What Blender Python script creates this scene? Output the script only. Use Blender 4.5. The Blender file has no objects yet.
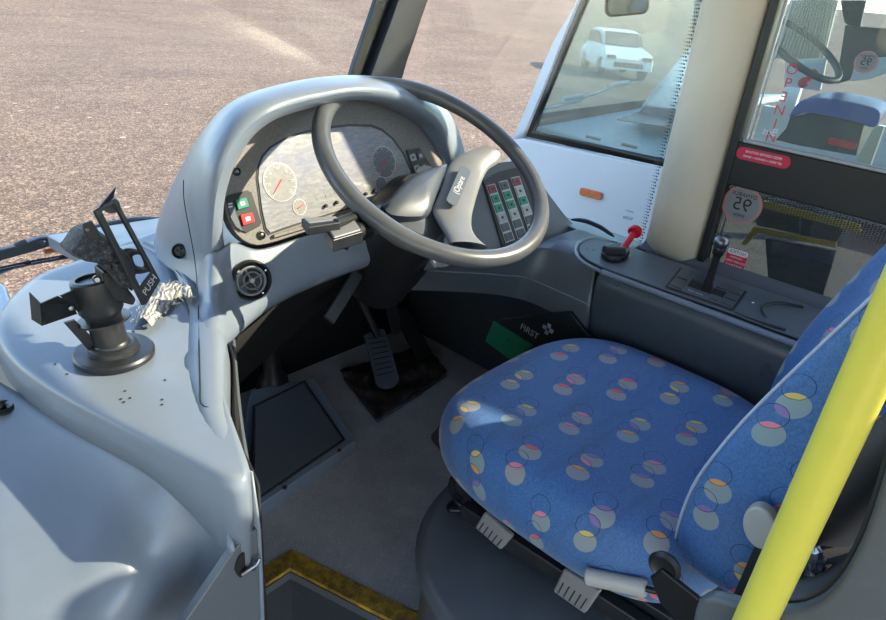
import bpy, bmesh, math, random
from mathutils import Vector, Matrix, noise
random.seed(7)
sc = bpy.context.scene
COL = sc.collection
R = math.radians
V3 = Vector

# ------------------------------------------------------------------ camera
F = 639.613
RX = V3((0.678209733760212, -0.7291911964906319, 0.09116883235768324))
DN = V3((-0.27176775300498385, -0.3641426844586759, -0.8908099650216377))
FW = V3((0.6827692475935957, 0.579379240494333, -0.445135766058722))
CAM = V3((0, 0, 1.1))
cam = bpy.data.cameras.new('camera')
cam.sensor_width = 36.0; cam.sensor_fit = 'HORIZONTAL'; cam.lens = F * 36 / 886
cam.clip_start = 0.02; cam.clip_end = 500
co = bpy.data.objects.new('camera', cam); COL.objects.link(co)
up = -DN; bk = -FW
co.matrix_world = Matrix(((RX.x, up.x, bk.x, CAM.x), (RX.y, up.y, bk.y, CAM.y), (RX.z, up.z, bk.z, CAM.z), (0, 0, 0, 1)))
sc.camera = co

# measuring helpers: where the line of sight through a photo point meets a real plane
def ray(x, y): return RX * (x - 443) + DN * (y - 310) + FW * F
def Zp(x, y, z): d = ray(x, y); return CAM + d * ((z - CAM.z) / d.z)
def Xp(x, y, v): d = ray(x, y); return CAM + d * (v / d.x)
def Yp(x, y, v): d = ray(x, y); return CAM + d * (v / d.y)
def Pl(x, y, p0, n): d = ray(x, y); return CAM + d * (n.dot(p0 - CAM) / n.dot(d))

# ------------------------------------------------------------------ materials
def srgb(c):
    return tuple(((v / 255) / 12.92 if v / 255 <= 0.04045 else ((v / 255 + 0.055) / 1.055) ** 2.4) for v in c) + (1,)
class NT:
    def __init__(s, name):
        s.m = bpy.data.materials.new(name); s.m.use_nodes = True; s.t = s.m.node_tree; s.n = s.t.nodes; s.l = s.t.links
        s.b = s.n['Principled BSDF']
    def new(s, typ, **kw):
        n = s.n.new(typ)
        for k, v in kw.items():
            setattr(n, k, v)
        return n
    def put(s, sock, v):
        if hasattr(v, 'is_linked') or isinstance(v, bpy.types.NodeSocket): s.l.new(v, sock)
        else: sock.default_value = v
    def math(s, op, a, b=0.0, c=0.0, clamp=False):
        n = s.new('ShaderNodeMath', operation=op); n.use_clamp = clamp
        s.put(n.inputs[0], a); s.put(n.inputs[1], b); s.put(n.inputs[2], c); return n.outputs[0]
    def mix(s, f, a, b):
        n = s.new('ShaderNodeMix', data_type='RGBA')
        s.put(n.inputs[0], f); s.put(n.inputs[6], a); s.put(n.inputs[7], b); return n.outputs[2]
    def noise(s, scale, detail=4, rough=.55, vec=None):
        n = s.new('ShaderNodeTexNoise'); n.inputs['Scale'].default_value = scale
        n.inputs['Detail'].default_value = detail; n.inputs['Roughness'].default_value = rough
        s.l.new(vec or s.obj(), n.inputs['Vector']); return n.outputs['Fac']
    def obj(s):
        if not hasattr(s, 'tc'): s.tc = s.new('ShaderNodeTexCoord')
        return s.tc.outputs['Object']
    def uv(s):
        s.obj(); return s.tc.outputs['UV']
    def ramp(s, f, stops):
        n = s.new('ShaderNodeValToRGB'); e = n.color_ramp.elements
        while len(e) < len(stops): e.new(.5)
        for i, (p, c) in enumerate(stops): e[i].position = p; e[i].color = c
        s.l.new(f, n.inputs[0]); return n.outputs[0]
    def bump(s, h, strength=.3, dist=.001):
        n = s.new('ShaderNodeBump'); n.inputs['Strength'].default_value = strength; n.inputs['Distance'].default_value = dist
        s.l.new(h, n.inputs['Height']); s.l.new(n.outputs[0], s.b.inputs['Normal'])
def flat(name, c, rough=.5, metal=0, spec=.5, var=0, vs=20, bump=0, bs=400, coat=0):
    t = NT(name); t.b.inputs['Roughness'].default_value = rough; t.b.inputs['Metallic'].default_value = metal
    t.b.inputs['Specular IOR Level'].default_value = spec; t.b.inputs['Coat Weight'].default_value = coat
    c4 = srgb(c)
    if var:
        lo = tuple(max(0, v * (1 - var)) for v in c4[:3]) + (1,); hi = tuple(min(1, v * (1 + var)) for v in c4[:3]) + (1,)
        t.l.new(t.ramp(t.noise(vs), [(.3, lo), (.7, hi)]), t.b.inputs['Base Color'])
    else: t.b.inputs['Base Color'].default_value = c4
    if bump: t.bump(t.noise(bs, 3), bump, .0006)
    return t.m
def glass(name, tint=(1, 1, 1), refl=.06, dirt=0.0, dirtc=(200, 200, 195)):
    t = NT(name); t.n.remove(t.b)
    tr = t.new('ShaderNodeBsdfTransparent'); tr.inputs[0].default_value = (*tint, 1)
    gl = t.new('ShaderNodeBsdfGlossy'); gl.inputs['Roughness'].default_value = .02
    lw = t.new('ShaderNodeLayerWeight'); lw.inputs[0].default_value = .5
    fac = t.math('ADD', t.math('MULTIPLY', t.math('POWER', lw.outputs['Facing'], 4.0), .55), refl * .5, clamp=True)
    ms = t.new('ShaderNodeMixShader'); t.l.new(fac, ms.inputs[0]); t.l.new(tr.outputs[0], ms.inputs[1]); t.l.new(gl.outputs[0], ms.inputs[2])
    out = ms.outputs[0]
    if dirt:
        df = t.new('ShaderNodeBsdfDiffuse'); df.inputs[0].default_value = srgb(dirtc)
        m2 = t.new('ShaderNodeMixShader')
        nz = t.noise(9, 6, .7); f2 = t.math('MULTIPLY', nz, dirt * 2, clamp=True)
        t.l.new(f2, m2.inputs[0]); t.l.new(out, m2.inputs[1]); t.l.new(df.outputs[0], m2.inputs[2]); out = m2.outputs[0]
    t.l.new(out, t.n['Material Output'].inputs[0]); return t.m

M = {}
def plastic(name, c, rough=.42, var=.06, scr=.03):
    t = NT(name); c4 = srgb(c)
    lo = tuple(v * (1 - var) for v in c4[:3]) + (1,); hi = tuple(v * (1 + var) for v in c4[:3]) + (1,)
    base = t.ramp(t.noise(6, 8, .65), [(.3, lo), (.7, hi)])
    sm = t.noise(38, 5, .7)
    dust = t.ramp(sm, [(.56, (0, 0, 0, 1)), (.75, (scr, scr, scr, 1))])
    t.l.new(t.mix(dust, base, srgb((205, 205, 200))), t.b.inputs['Base Color'])
    r = t.math('MULTIPLY_ADD', t.noise(14, 4), .25, rough - .12)
    t.l.new(r, t.b.inputs['Roughness']); t.bump(t.noise(900, 2), .12, .0004)
    return t.m
M['dash'] = plastic('grey_blue_moulded_plastic', (118, 128, 140), .33)
M['dash_dark'] = plastic('darker_grey_moulded_plastic', (84, 90, 96), .4)
M['console'] = plastic('slate_grey_moulded_plastic', (62, 70, 77), .32)
M['plate'] = plastic('charcoal_grey_inset_plastic', (84, 92, 100), .45)
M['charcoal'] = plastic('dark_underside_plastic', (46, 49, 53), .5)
M['black'] = flat('matt_black_plastic', (24, 25, 27), .45, bump=.1)
M['blackm'] = flat('black_painted_steel', (36, 38, 41), .38, var=.2, vs=60, bump=.15)
t = NT('rough_black_foam'); nz = t.noise(210, 6, .8)
t.l.new(t.ramp(nz, [(.42, srgb((16, 17, 19))), (.6, srgb((70, 72, 78))), (.72, srgb((150, 154, 165)))]), t.b.inputs['Base Color']); t.b.inputs['Roughness'].default_value = .55
t.bump(nz, 1.0, .003); M['foam'] = t.m
M['void'] = flat('shade_black', (10, 10, 11), .8)  # near-black colour stands in for the shade in holes and footwell
M['rubber'] = flat('wheel_leather', (84, 86, 88), .30, var=.12, vs=30, bump=.15, bs=700)
M['pad'] = flat('steering_pad_grey', (118, 119, 119), .38, var=.06, vs=25, bump=.2, bs=800)
M['hub'] = flat('steering_hub_dark_grey', (74, 80, 88), .38, var=.06, vs=25, bump=.2, bs=800)
M['chrome'] = flat('polished_metal', (190, 192, 195), .18, 1)
M['steel'] = flat('brushed_steel', (120, 122, 125), .35, 1)
M['alu'] = flat('dull_aluminium', (150, 152, 155), .45, .8)
M['red'] = flat('red_plastic', (200, 18, 38), .35)
M['redsw'] = flat('red_switch', (214, 30, 42), .4)
M['darkredsw'] = flat('dark_red_switch', (120, 40, 44), .45)
M['green'] = flat('green_switch', (20, 128, 100), .45)
M['grn2'] = flat('dark_green_cover', (10, 112, 78), .5)
M['white'] = flat('white_plastic', (215, 216, 214), .45)
M['switchw'] = flat('grey_white_switch', (160, 162, 160), .45)
M['switchd'] = flat('dark_grey_switch', (72, 75, 80), .45)
M['outline'] = flat('pale_switch_outline', (175, 180, 182), .5)
M['yellow'] = flat('yellow_powder_coat', (206, 198, 80), .32, spec=.5, var=.03, vs=40, bump=.08, bs=300)
M['wpaint'] = flat('white_bus_paint', (206, 213, 222), .25, var=.02, vs=3)
M['beige'] = flat('pale_grey_pillar_trim', (206, 194, 172), .6, var=.05, vs=8, bump=.15, bs=500)
M['frame'] = flat('black_window_frame', (18, 20, 23), .38)
M['bluepl'] = flat('blue_seat_vinyl', (40, 78, 160), .4, var=.1, vs=12)
M['orange'] = flat('amber_lens', (205, 112, 66), .25, var=.12, vs=60)
M['leverg'] = flat('light_grey_grip', (172, 172, 170), .45)
M['leverd'] = flat('mid_grey_lever', (126, 126, 126), .45)
M['pink'] = flat('faded_pink_ring', (170, 122, 118), .6)
M['stkred'] = flat('red_sticker', (196, 30, 62), .45)
M['stkwhite'] = flat('white_sticker', (225, 225, 225), .5)
M['ink'] = flat('black_ink', (30, 30, 34), .6)
M['glass'] = glass('clear_window_glass', (.97, .985, .98), .05)
M['glass_d'] = glass('dusty_side_glass', (.88, .92, .93), .08, .02)
M['glass_t'] = glass('tinted_lower_glass', (.56, .56, .56), .08, .02, (150, 150, 150))
M['glass_n'] = glass('neighbour_bus_glass', (.85, .92, .92), .08, .04, (190, 200, 195))
M['glass_q'] = glass('neighbour_quarter_glass', (.80, .87, .85), .10, .13, (205, 212, 205))
M['neww'] = flat('pale_dashboard_plastic', (170, 180, 185), .45)
M['greyfl'] = flat('grey_step_floor', (100, 102, 104), .6, var=.15, vs=30)
M['ylwline'] = flat('yellow_step_edge', (250, 200, 72), .5)

# floor vinyl with speckles
t = NT('speckled_safety_vinyl')
v = t.new('ShaderNodeTexVoronoi'); v.inputs['Scale'].default_value = 230; t.l.new(t.obj(), v.inputs['Vector'])
sp = t.math('LESS_THAN', v.outputs['Distance'], .20)
wn = t.new('ShaderNodeTexWhiteNoise'); t.l.new(v.outputs['Position'], wn.inputs['Vector'])
sp = t.math('MULTIPLY', sp, t.math('GREATER_THAN', wn.outputs['Value'], .55))
base = t.ramp(t.noise(7, 6, .7), [(.3, srgb((156, 156, 156))), (.7, srgb((190, 189, 187)))])
t.l.new(t.mix(t.math('MULTIPLY', sp, .9), base, srgb((250, 250, 250))), t.b.inputs['Base Color'])
t.b.inputs['Roughness'].default_value = .42; t.bump(t.noise(260, 3), .5, .0008); M['floor'] = t.m

# worn yellow nosing
t = NT('worn_yellow_step_nosing')
nz = t.noise(55, 8, .75); n2 = t.noise(9, 3)
k = t.math('ADD', t.math('MULTIPLY', nz, .75), t.math('MULTIPLY', n2, .35))
t.l.new(t.ramp(k, [(.42, srgb((78, 62, 32))), (.55, srgb((150, 118, 36))), (.66, srgb((196, 158, 44)))]), t.b.inputs['Base Color'])
t.b.inputs['Roughness'].default_value = .55; t.bump(nz, .3, .001); M['nosing'] = t.m

# gravel
t = NT('fine_gravel_yard')
v = t.new('ShaderNodeTexVoronoi'); v.inputs['Scale'].default_value = 40; t.l.new(t.obj(), v.inputs['Vector'])
v2 = t.new('ShaderNodeTexVoronoi'); v2.inputs['Scale'].default_value = 95; t.l.new(t.obj(), v2.inputs['Vector'])
wn = t.new('ShaderNodeTexWhiteNoise'); t.l.new(v.outputs['Position'], wn.inputs['Vector'])
wn2 = t.new('ShaderNodeTexWhiteNoise'); t.l.new(v2.outputs['Position'], wn2.inputs['Vector'])
stone = t.ramp(wn.outputs['Value'], [(0, srgb((46, 40, 34))), (.35, srgb((92, 79, 68))), (.7, srgb((128, 111, 97))), (1, srgb((186, 168, 150)))])
fine = t.ramp(wn2.outputs['Value'], [(0, srgb((40, 34, 29))), (.5, srgb((100, 85, 73))), (1, srgb((172, 152, 134)))])
col = t.mix(.5, stone, fine)
big = t.noise(.35, 6, .6)
# long worn vehicle tracks
mp = t.new('ShaderNodeMapping'); mp.inputs['Rotation'].default_value = (0, 0, R(-38)); mp.inputs['Scale'].default_value = (.16, 1.2, 1)
t.l.new(t.obj(), mp.inputs['Vector']); trk = t.noise(1.2, 5, .6, mp.outputs[0])
mid = t.noise(5, 6, .8); kk = t.math('ADD', t.math('MULTIPLY', big, .25), t.math('ADD', t.math('MULTIPLY', trk, .15), t.math('MULTIPLY', mid, .6)))
tone = t.ramp(kk, [(.40, (.46, .39, .33, 1)), (.60, (1, .90, .78, 1))])
mm = t.new('ShaderNodeMix', data_type='RGBA', blend_type='MULTIPLY'); mm.inputs[0].default_value = 1
v3 = t.new('ShaderNodeTexVoronoi'); v3.inputs['Scale'].default_value = 3.2; t.l.new(t.obj(), v3.inputs['Vector'])
wn3 = t.new('ShaderNodeTexWhiteNoise'); t.l.new(v3.outputs['Position'], wn3.inputs['Vector'])
pale = t.math('MULTIPLY', t.math('LESS_THAN', v3.outputs['Distance'], .13), t.math('GREATER_THAN', wn3.outputs['Value'], .72))
col = t.mix(t.math('MULTIPLY', pale, .7), col, srgb((200, 182, 164)))
t.l.new(col, mm.inputs[6]); t.l.new(tone, mm.inputs[7]); t.l.new(mm.outputs[2], t.b.inputs['Base Color'])
t.b.inputs['Roughness'].default_value = .95
hh = t.math('ADD', v.outputs['Distance'], t.math('MULTIPLY', v2.outputs['Distance'], .4))
t.bump(hh, .55, .014); M['gravel'] = t.m

# moquette: chains of overlapping discs and rings on blue
def moquette():
    t = NT('blue_disc_moquette'); uv = t.new('ShaderNodeSeparateXYZ'); t.l.new(t.uv(), uv.inputs[0])
    u0, v0 = uv.outputs[0], uv.outputs[1]
    CW, CH, RAD = .160, .074, .0180
    row = t.math('FLOOR', t.math('DIVIDE', v0, CH))
    ush = t.math('ADD', u0, t.math('MULTIPLY', row, CW * .41))
    cell = t.math('FLOOR', t.math('DIVIDE', ush, CW))
    lu = t.math('SUBTRACT', ush, t.math('MULTIPLY', t.math('ADD', cell, .5), CW))
    lv = t.math('SUBTRACT', v0, t.math('MULTIPLY', t.math('ADD', row, .5), CH))
    cb = t.new('ShaderNodeCombineXYZ'); t.l.new(cell, cb.inputs[0]); t.l.new(row, cb.inputs[1])
    def rnd(k):
        c = t.new('ShaderNodeCombineXYZ'); t.l.new(cell, c.inputs[0]); t.l.new(row, c.inputs[1]); c.inputs[2].default_value = k
        w = t.new('ShaderNodeTexWhiteNoise'); t.l.new(c.outputs[0], w.inputs['Vector']); return w.outputs['Value']
    def dist(cu, cv, rr):
        a = t.math('SUBTRACT', lu, cu); b = t.math('SUBTRACT', lv, cv)
        return t.math('SQRT', t.math('ADD', t.math('MULTIPLY', a, a), t.math('MULTIPLY', b, b)))
    xs = [-.036, -.0120, .0120, .036]; ys = [-.007, .004, -.004, .007]
    D = [dist(xs[i], ys[i], RAD) for i in range(4)]
    ins = [t.math('LESS_THAN', d, RAD) for d in D]
    base = t.ramp(t.noise(320, 4, .7), [(.3, srgb((42, 84, 142))), (.7, srgb((72, 122, 180)))])
    wear = t.ramp(t.noise(7, 5, .6), [(.45, (0, 0, 0, 1)), (.8, (.25, .25, .25, 1))])
    col = t.mix(wear, base, srgb((104, 128, 160)))
    sm_ = t.new('ShaderNodeMapping'); sm_.inputs['Scale'].default_value = (2.0, 9.0, 1); sm_.inputs['Rotation'].default_value = (0, 0, R(25)); t.l.new(t.uv(), sm_.inputs['Vector'])
    grime = t.ramp(t.noise(2.2, 6, .7, sm_.outputs[0]), [(.5, (0, 0, 0, 1)), (.72, (.5, .5, .5, 1))]); col = t.mix(grime, col, srgb((52, 66, 92)))
    disc = [srgb((150, 154, 160)), srgb((160, 156, 146)), srgb((140, 160, 160))]
    pick = t.ramp(rnd(3.1), [(0, disc[0]), (.5, disc[1]), (1, disc[2])])
    for i in (0, 2):
        col = t.mix(t.math('MULTIPLY', ins[i], .8), col, pick)
    pal = [(0, srgb((214, 190, 84))), (.2, srgb((226, 150, 60))), (.4, srgb((232, 76, 84))), (.6, srgb((226, 120, 150))), (.8, srgb((130, 104, 170))), (1, srgb((190, 200, 110)))]
    for i, j, k in ((0, 1, 5.3), (2, 3, 9.7), (1, 2, 2.2)):
        r = t.ramp(rnd(k), pal); r.node.color_ramp.interpolation = 'CONSTANT'
        lens = t.math('MULTIPLY', t.math('MULTIPLY', ins[i], ins[j]), .85)
        if k == 2.2: lens = t.math('MULTIPLY', lens, t.math('GREATER_THAN', rnd(7.7), .5))
        col = t.mix(lens, col, r)
    for i in (1, 3):
        wob = t.math('ADD', RAD - .0004, t.math('MULTIPLY', t.math('SUBTRACT', t.noise(60, 2), .5), .003))
        ring = t.math('LESS_THAN', t.math('ABSOLUTE', t.math('SUBTRACT', D[i], wob)), .00055)
        col = t.mix(t.math('MULTIPLY', ring, .85), col, srgb((22, 30, 58)))
    w1 = t.new('ShaderNodeTexWave'); w1.inputs['Scale'].default_value = 260; w1.inputs['Distortion'].default_value = 1.5; t.l.new(t.uv(), w1.inputs['Vector'])
    t.l.new(col, t.b.inputs['Base Color']); t.b.inputs['Roughness'].default_value = .62
    t.b.inputs['Sheen Weight'].default_value = .35; t.b.inputs['Sheen Roughness'].default_value = .4
    wr = t.noise(11, 3, .5)
    t.bump(t.math('ADD', t.math('MULTIPLY', w1.outputs['Fac'], .25), t.math('MULTIPLY', wr, 2.0)), .35, .002)
    return t.m
M['moquette'] = moquette()

# instrument face and scratched lens
t = NT('grained_instrument_surround'); nz = t.noise(260, 4, .8)
t.l.new(t.ramp(nz, [(.35, srgb((100, 96, 93))), (.65, srgb((128, 122, 116)))]), t.b.inputs['Base Color']); t.b.inputs['Roughness'].default_value = .6
t.bump(nz, .3, .0006); M['bezel'] = t.m
t = NT('scratched_cluster_lens')
mp = t.new('ShaderNodeMapping'); mp.inputs['Rotation'].default_value = (0, R(-18), 0); mp.inputs['Scale'].default_value = (7, 4, 26)
t.l.new(t.obj(), mp.inputs['Vector']); s1 = t.noise(7, 7, .75, mp.outputs[0])
s2 = t.noise(9, 5, .6)
c = t.mix(t.ramp(s1, [(.4, (0, 0, 0, 1)), (.68, (1, 1, 1, 1))]), srgb((112, 112, 118)), srgb((150, 150, 150)))
c = t.mix(t.ramp(s2, [(.52, (0, 0, 0, 1)), (.7, (.55, .55, .55, 1))]), c, srgb((92, 98, 136)))
t.l.new(c, t.b.inputs['Base Color']); t.b.inputs['Roughness'].default_value = .38; t.b.inputs['Coat Weight'].default_value = .4
M['lens'] = t.m
M['dial'] = flat('grey_dial_face', (128, 126, 124), .5, var=.15, vs=120, coat=.3)
M['dialdk'] = flat('dark_dial_face', (84, 86, 96), .5, var=.15, vs=120, coat=.3)
M['mark'] = flat('pale_dial_marking', (205, 205, 205), .5)
# crumpled rag and wrapper
t = NT('frayed_grey_cloth')
mp = t.new('ShaderNodeMapping'); mp.inputs['Rotation'].default_value = (0, 0, R(40)); t.l.new(t.obj(), mp.inputs['Vector'])
w = t.new('ShaderNodeTexWave'); w.inputs['Scale'].default_value = 45; w.inputs['Distortion'].default_value = 9; w.inputs['Detail'].default_value = 4; t.l.new(mp.outputs[0], w.inputs['Vector'])
t.l.new(t.ramp(w.outputs['Fac'], [(.1, srgb((118, 118, 120))), (.7, srgb((176, 176, 172)))]), t.b.inputs['Base Color']); t.b.inputs['Roughness'].default_value = .8
t.bump(w.outputs['Fac'], .6, .002); M['rag'] = t.m
t = NT('blue_silver_foil'); t.l.new(t.ramp(t.noise(45, 3, .6), [(.4, srgb((20, 30, 70))), (.6, srgb((150, 160, 180)))]), t.b.inputs['Base Color'])
t.b.inputs['Metallic'].default_value = .8; t.b.inputs['Roughness'].default_value = .25; M['foil'] = t.m
t = NT('dirty_pedal_tray'); nz = t.noise(16, 6, .7)
t.l.new(t.ramp(nz, [(.4, srgb((26, 24, 24))), (.55, srgb((70, 56, 48))), (.68, srgb((112, 108, 106)))]), t.b.inputs['Base Color']); t.b.inputs['Roughness'].default_value = .35
t.bump(nz, .8, .01); M['tray'] = t.m

# ------------------------------------------------------------------ mesh tools
def rs(pts, n, closed=False):
    """Catmull-Rom resample to n points"""
    pts = [V3(p) for p in pts]; m = len(pts); out = []
    segs = m if closed else m - 1
    g = (lambda i: pts[i % m]) if closed else (lambda i: pts[min(max(i, 0), m - 1)])
    dense = []
    for i in range(segs):
        p0, p1, p2, p3 = g(i - 1), g(i), g(i + 1), g(i + 2)
        for k in range(12):
            u = k / 12
            dense.append(.5 * ((2 * p1) + (p2 - p0) * u + (2 * p0 - 5 * p1 + 4 * p2 - p3) * u * u + (3 * p1 - p0 - 3 * p2 + p3) * u ** 3))
    dense.append(g(0) if closed else pts[-1])
    L = [0]
    for a, b in zip(dense, dense[1:]): L.append(L[-1] + (b - a).length)
    cnt = n if closed else n - 1; j = 0
    for i in range(n):
        s = L[-1] * i / cnt
        while j < len(L) - 2 and L[j + 1] < s: j += 1
        d = L[j + 1] - L[j]; out.append(dense[j].lerp(dense[j + 1], (s - L[j]) / d if d > 1e-9 else 0))
    return out
class B:
    def __init__(s): s.bm = bmesh.new(); s.uvl = None
    def grid(s, rows, closed=False, closed_r=False):
        vs = [[s.bm.verts.new(p) for p in r] for r in rows]; n = len(rows[0])
        for i in range(len(rows) - (0 if closed_r else 1)):
            a, b = vs[i], vs[(i + 1) % len(rows)]
            for j in range(n if closed else n - 1):
                k = (j + 1) % n
                try: s.bm.faces.new((a[j], a[k], b[k], b[j]))
                except ValueError: pass
        return vs
    def fan(s, ring):
        vs = [s.bm.verts.new(p) for p in ring]; s.bm.faces.new(vs); return vs
    def poly(s, pts, vec=None):
        a = [s.bm.verts.new(p) for p in pts]; s.bm.faces.new(a)
        if vec is not None:
            vec = V3(vec); b = [s.bm.verts.new(V3(p) + vec) for p in pts]; s.bm.faces.new(b[::-1])
            for i in range(len(a)):
                k = (i + 1) % len(a); s.bm.faces.new((a[i], b[i], b[k], a[k]))
        return s
    def box(s, c, size, ax=None):
        ax = ax or (V3((1, 0, 0)), V3((0, 1, 0)), V3((0, 0, 1))); c = V3(c)
        h = [a * (q / 2) for a, q in zip(ax, size)]
        v = [s.bm.verts.new(c + h[0] * i + h[1] * j + h[2] * k) for k in (-1, 1) for j in (-1, 1) for i in (-1, 1)]
        for f in ((0, 2, 3, 1), (4, 5, 7, 6), (0, 1, 5, 4), (2, 6, 7, 3), (0, 4, 6, 2), (1, 3, 7, 5)): s.bm.faces.new([v[i] for i in f])
        return s
    def tube(s, path, r, n=12, cap=True, flat=1.0, closed=False):
        path = [V3(p) for p in path]; m = len(path); rr = r if isinstance(r, (list, tuple)) else [r] * m
        rows = []; prev = None
        for i, p in enumerate(path):
            if closed: tg = path[(i + 1) % m] - path[i - 1]
            else: tg = path[min(i + 1, m - 1)] - path[max(i - 1, 0)]
            tg.normalize()
            a = prev if prev is not None else (V3((0, 0, 1)) if abs(tg.z) < .9 else V3((1, 0, 0)))
            a = (a - tg * a.dot(tg)).normalized(); prev = a; b = tg.cross(a)
            rows.append([p + a * (math.cos(2 * math.pi * k / n) * rr[i] * flat) + b * (math.sin(2 * math.pi * k / n) * rr[i]) for k in range(n)])
        s.grid(rows, closed=True, closed_r=closed)
        if cap and not closed: s.fan(rows[0][::-1]); s.fan(rows[-1])
        return s
    def lathe(s, prof, c, axis=(0, 0, 1), n=40, cap=True):
        ax = V3(axis).normalized(); a = ax.orthogonal().normalized(); b = ax.cross(a); c = V3(c)
        rows = [[c + ax * h + (a * math.cos(2 * math.pi * k / n) + b * math.sin(2 * math.pi * k / n)) * r for k in range(n)] for r, h in prof]
        s.grid(rows, closed=True)
        if cap:
            if prof[0][0] > 1e-5: s.fan(rows[0][::-1])
            if prof[-1][0] > 1e-5: s.fan(rows[-1])
        return s
def frame_of(n, xhint):
    n = V3(n).normalized(); x = (V3(xhint) - n * V3(xhint).dot(n)).normalized(); return x, n.cross(x), n
def obj(name, b, mat, parent=None, smooth=True, solid=0, bevel=0, seg=2, sub=0, angle=40, off=-1, weld=True):
    bm = b.bm
    if weld: bmesh.ops.remove_doubles(bm, verts=bm.verts, dist=1e-5)
    bmesh.ops.recalc_face_normals(bm, faces=bm.faces)
    if solid:
        tot = 0
        for f in bm.faces: tot += f.calc_area() * (1 if f.normal.dot(CAM - f.calc_center_median()) > 0 else -1)
        if tot < 0: bmesh.ops.reverse_faces(bm, faces=bm.faces)
    me = bpy.data.meshes.new(name); 
    o = bpy.data.objects.new(name, me)
    if parent is None:
        xs = [v.co for v in bm.verts]
        lo = V3([min(v[i] for v in xs) for i in range(3)]); hi = V3([max(v[i] for v in xs) for i in range(3)])
        org = V3(((lo.x + hi.x) / 2, (lo.y + hi.y) / 2, lo.z))
    else: org = wloc(parent)
    bmesh.ops.translate(bm, verts=bm.verts, vec=-org)
    bm.to_mesh(me); bm.free(); me.materials.append(M[mat])
    COL.objects.link(o)
    if parent is None: o.location = org
    else: o.parent = parent
    o['_wl'] = list(org)
    if smooth:
        for p in me.polygons: p.use_smooth = True
        me.set_sharp_from_angle(angle=R(angle))
    if solid:
        m = o.modifiers.new('Solidify', 'SOLIDIFY'); m.thickness = solid; m.offset = off
    if bevel:
        m = o.modifiers.new('Bevel', 'BEVEL'); m.width = bevel; m.segments = seg; m.limit_method = 'ANGLE'; m.angle_limit = R(35)
        m.harden_normals = True
    if sub:
        m = o.modifiers.new('Subsurf', 'SUBSURF'); m.levels = sub; m.render_levels = sub
    return o
def wloc(o): return V3(o['_wl'])
def thing(name, loc, label, cat, group=None):
    o = bpy.data.objects.new(name, None); COL.objects.link(o); o.location = loc; o['_wl'] = list(loc); o.empty_display_size = .05
    return tag(o, label, cat, group)
def tag(o, label, cat, group=None):
    o['label'] = label; o['category'] = cat
    if group: o['group'] = group
    return o
def struct(o): o['kind'] = 'structure'; return o
def lab(o, l): o['label'] = l; return o
def rrect(c, x, y, w, h, r, n=5):
    """rounded rectangle outline"""
    c = V3(c); x = V3(x); y = V3(y); out = []
    for sx, sy, a0 in ((1, 1, 0), (-1, 1, 90), (-1, -1, 180), (1, -1, 270)):
        for k in range(n + 1):
            a = R(a0 + 90 * k / n); out.append(c + x * (sx * (w / 2 - r) + r * math.cos(a)) + y * (sy * (h / 2 - r) + r * math.sin(a)))
    return out
def circ(c, x, y, r, n=32, ry=None):
    return [V3(c) + V3(x) * (r * math.cos(2 * math.pi * k / n)) + V3(y) * ((ry or r) * math.sin(2 * math.pi * k / n)) for k in range(n)]
def text(name, body, size, c, x, y, mat, parent, mirror=False, depth=.0004, align='CENTER'):
    cu = bpy.data.curves.new('tmp', 'FONT'); cu.body = body; cu.size = size; cu.align_x = align; cu.align_y = 'CENTER'; cu.extrude = depth / 2
    tmp = bpy.data.objects.new('tmp', cu); COL.objects.link(tmp)
    bpy.context.view_layer.update()
    me0 = bpy.data.meshes.new_from_object(tmp.evaluated_get(bpy.context.evaluated_depsgraph_get()))
    bpy.data.objects.remove(tmp); bpy.data.curves.remove(cu)
    x = V3(x).normalized(); y = V3(y).normalized(); z = x.cross(y); c = V3(c)
    b = B(); b.bm.from_mesh(me0); bpy.data.meshes.remove(me0)
    for v in b.bm.verts:
        q = v.co; v.co = c + x * (q.x * (-1 if mirror else 1)) + y * q.y + z * (q.z + depth / 2)
    return obj(name, b, mat, parent, smooth=False)

# ------------------------------------------------------------------ outside ground
GZ = -1.1
b = B(); rows = []
for y in [-6, 2, 8, 14, 20, 26, 34, 44, 56, 70, 95]:
    row = []
    for x in [-12, -4, 2, 8, 14, 20, 26, 34, 44, 60, 90]:
        d = math.hypot(max(x, 0), max(y, 0)); row.append(V3((x, y, GZ + max(0, d - 30) * .07)))
    rows.append(row)
b.grid(rows); g = obj('ground', b, 'gravel', sub=0); struct(g); g['label'] = 'sunlit brown gravel yard outside the windscreen'

# ------------------------------------------------------------------ cab floor and shell
fl = [Zp(291, 550, 0), Zp(404, 607, 0), V3((.80, .34, 0)), V3((.80, -.6, 0)), V3((1.5, -.6, 0)), V3((1.5, 1.42, 0)), V3((.2, 1.42, 0)), V3((.2, Zp(291, 550, 0).y, 0))]
b = B(); b.poly(fl, (0, 0, -.03)); struct(obj('floor', b, 'floor', smooth=False))
c0 = fl[0]; c1 = V3((fl[1].x, fl[1].y, 0)); c1 = c0 + (c1 - c0) * 1.25
# risers below the step edge and lower floor
b = B(); b.poly([V3((.2, c0.y - .002, -.03)), c0 + V3((0, -.002, -.03)), c0 + V3((0, -.002, -.42)), V3((.2, c0.y - .002, -.42))], (0, .012, 0))
b.poly([c0 + V3((-.002, -.002, -.03)), c1 + V3((-.002, -.002, -.03)), c1 + V3((-.002, -.002, -.42)), c0 + V3((-.002, -.002, -.42))], (.01, .006, 0))
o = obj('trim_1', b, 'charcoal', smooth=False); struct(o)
b = B(); b.box((.0, .1, -.43), (2.0, 2.0, .02)); o = obj('floor', b, 'charcoal', smooth=False); struct(o)
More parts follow.
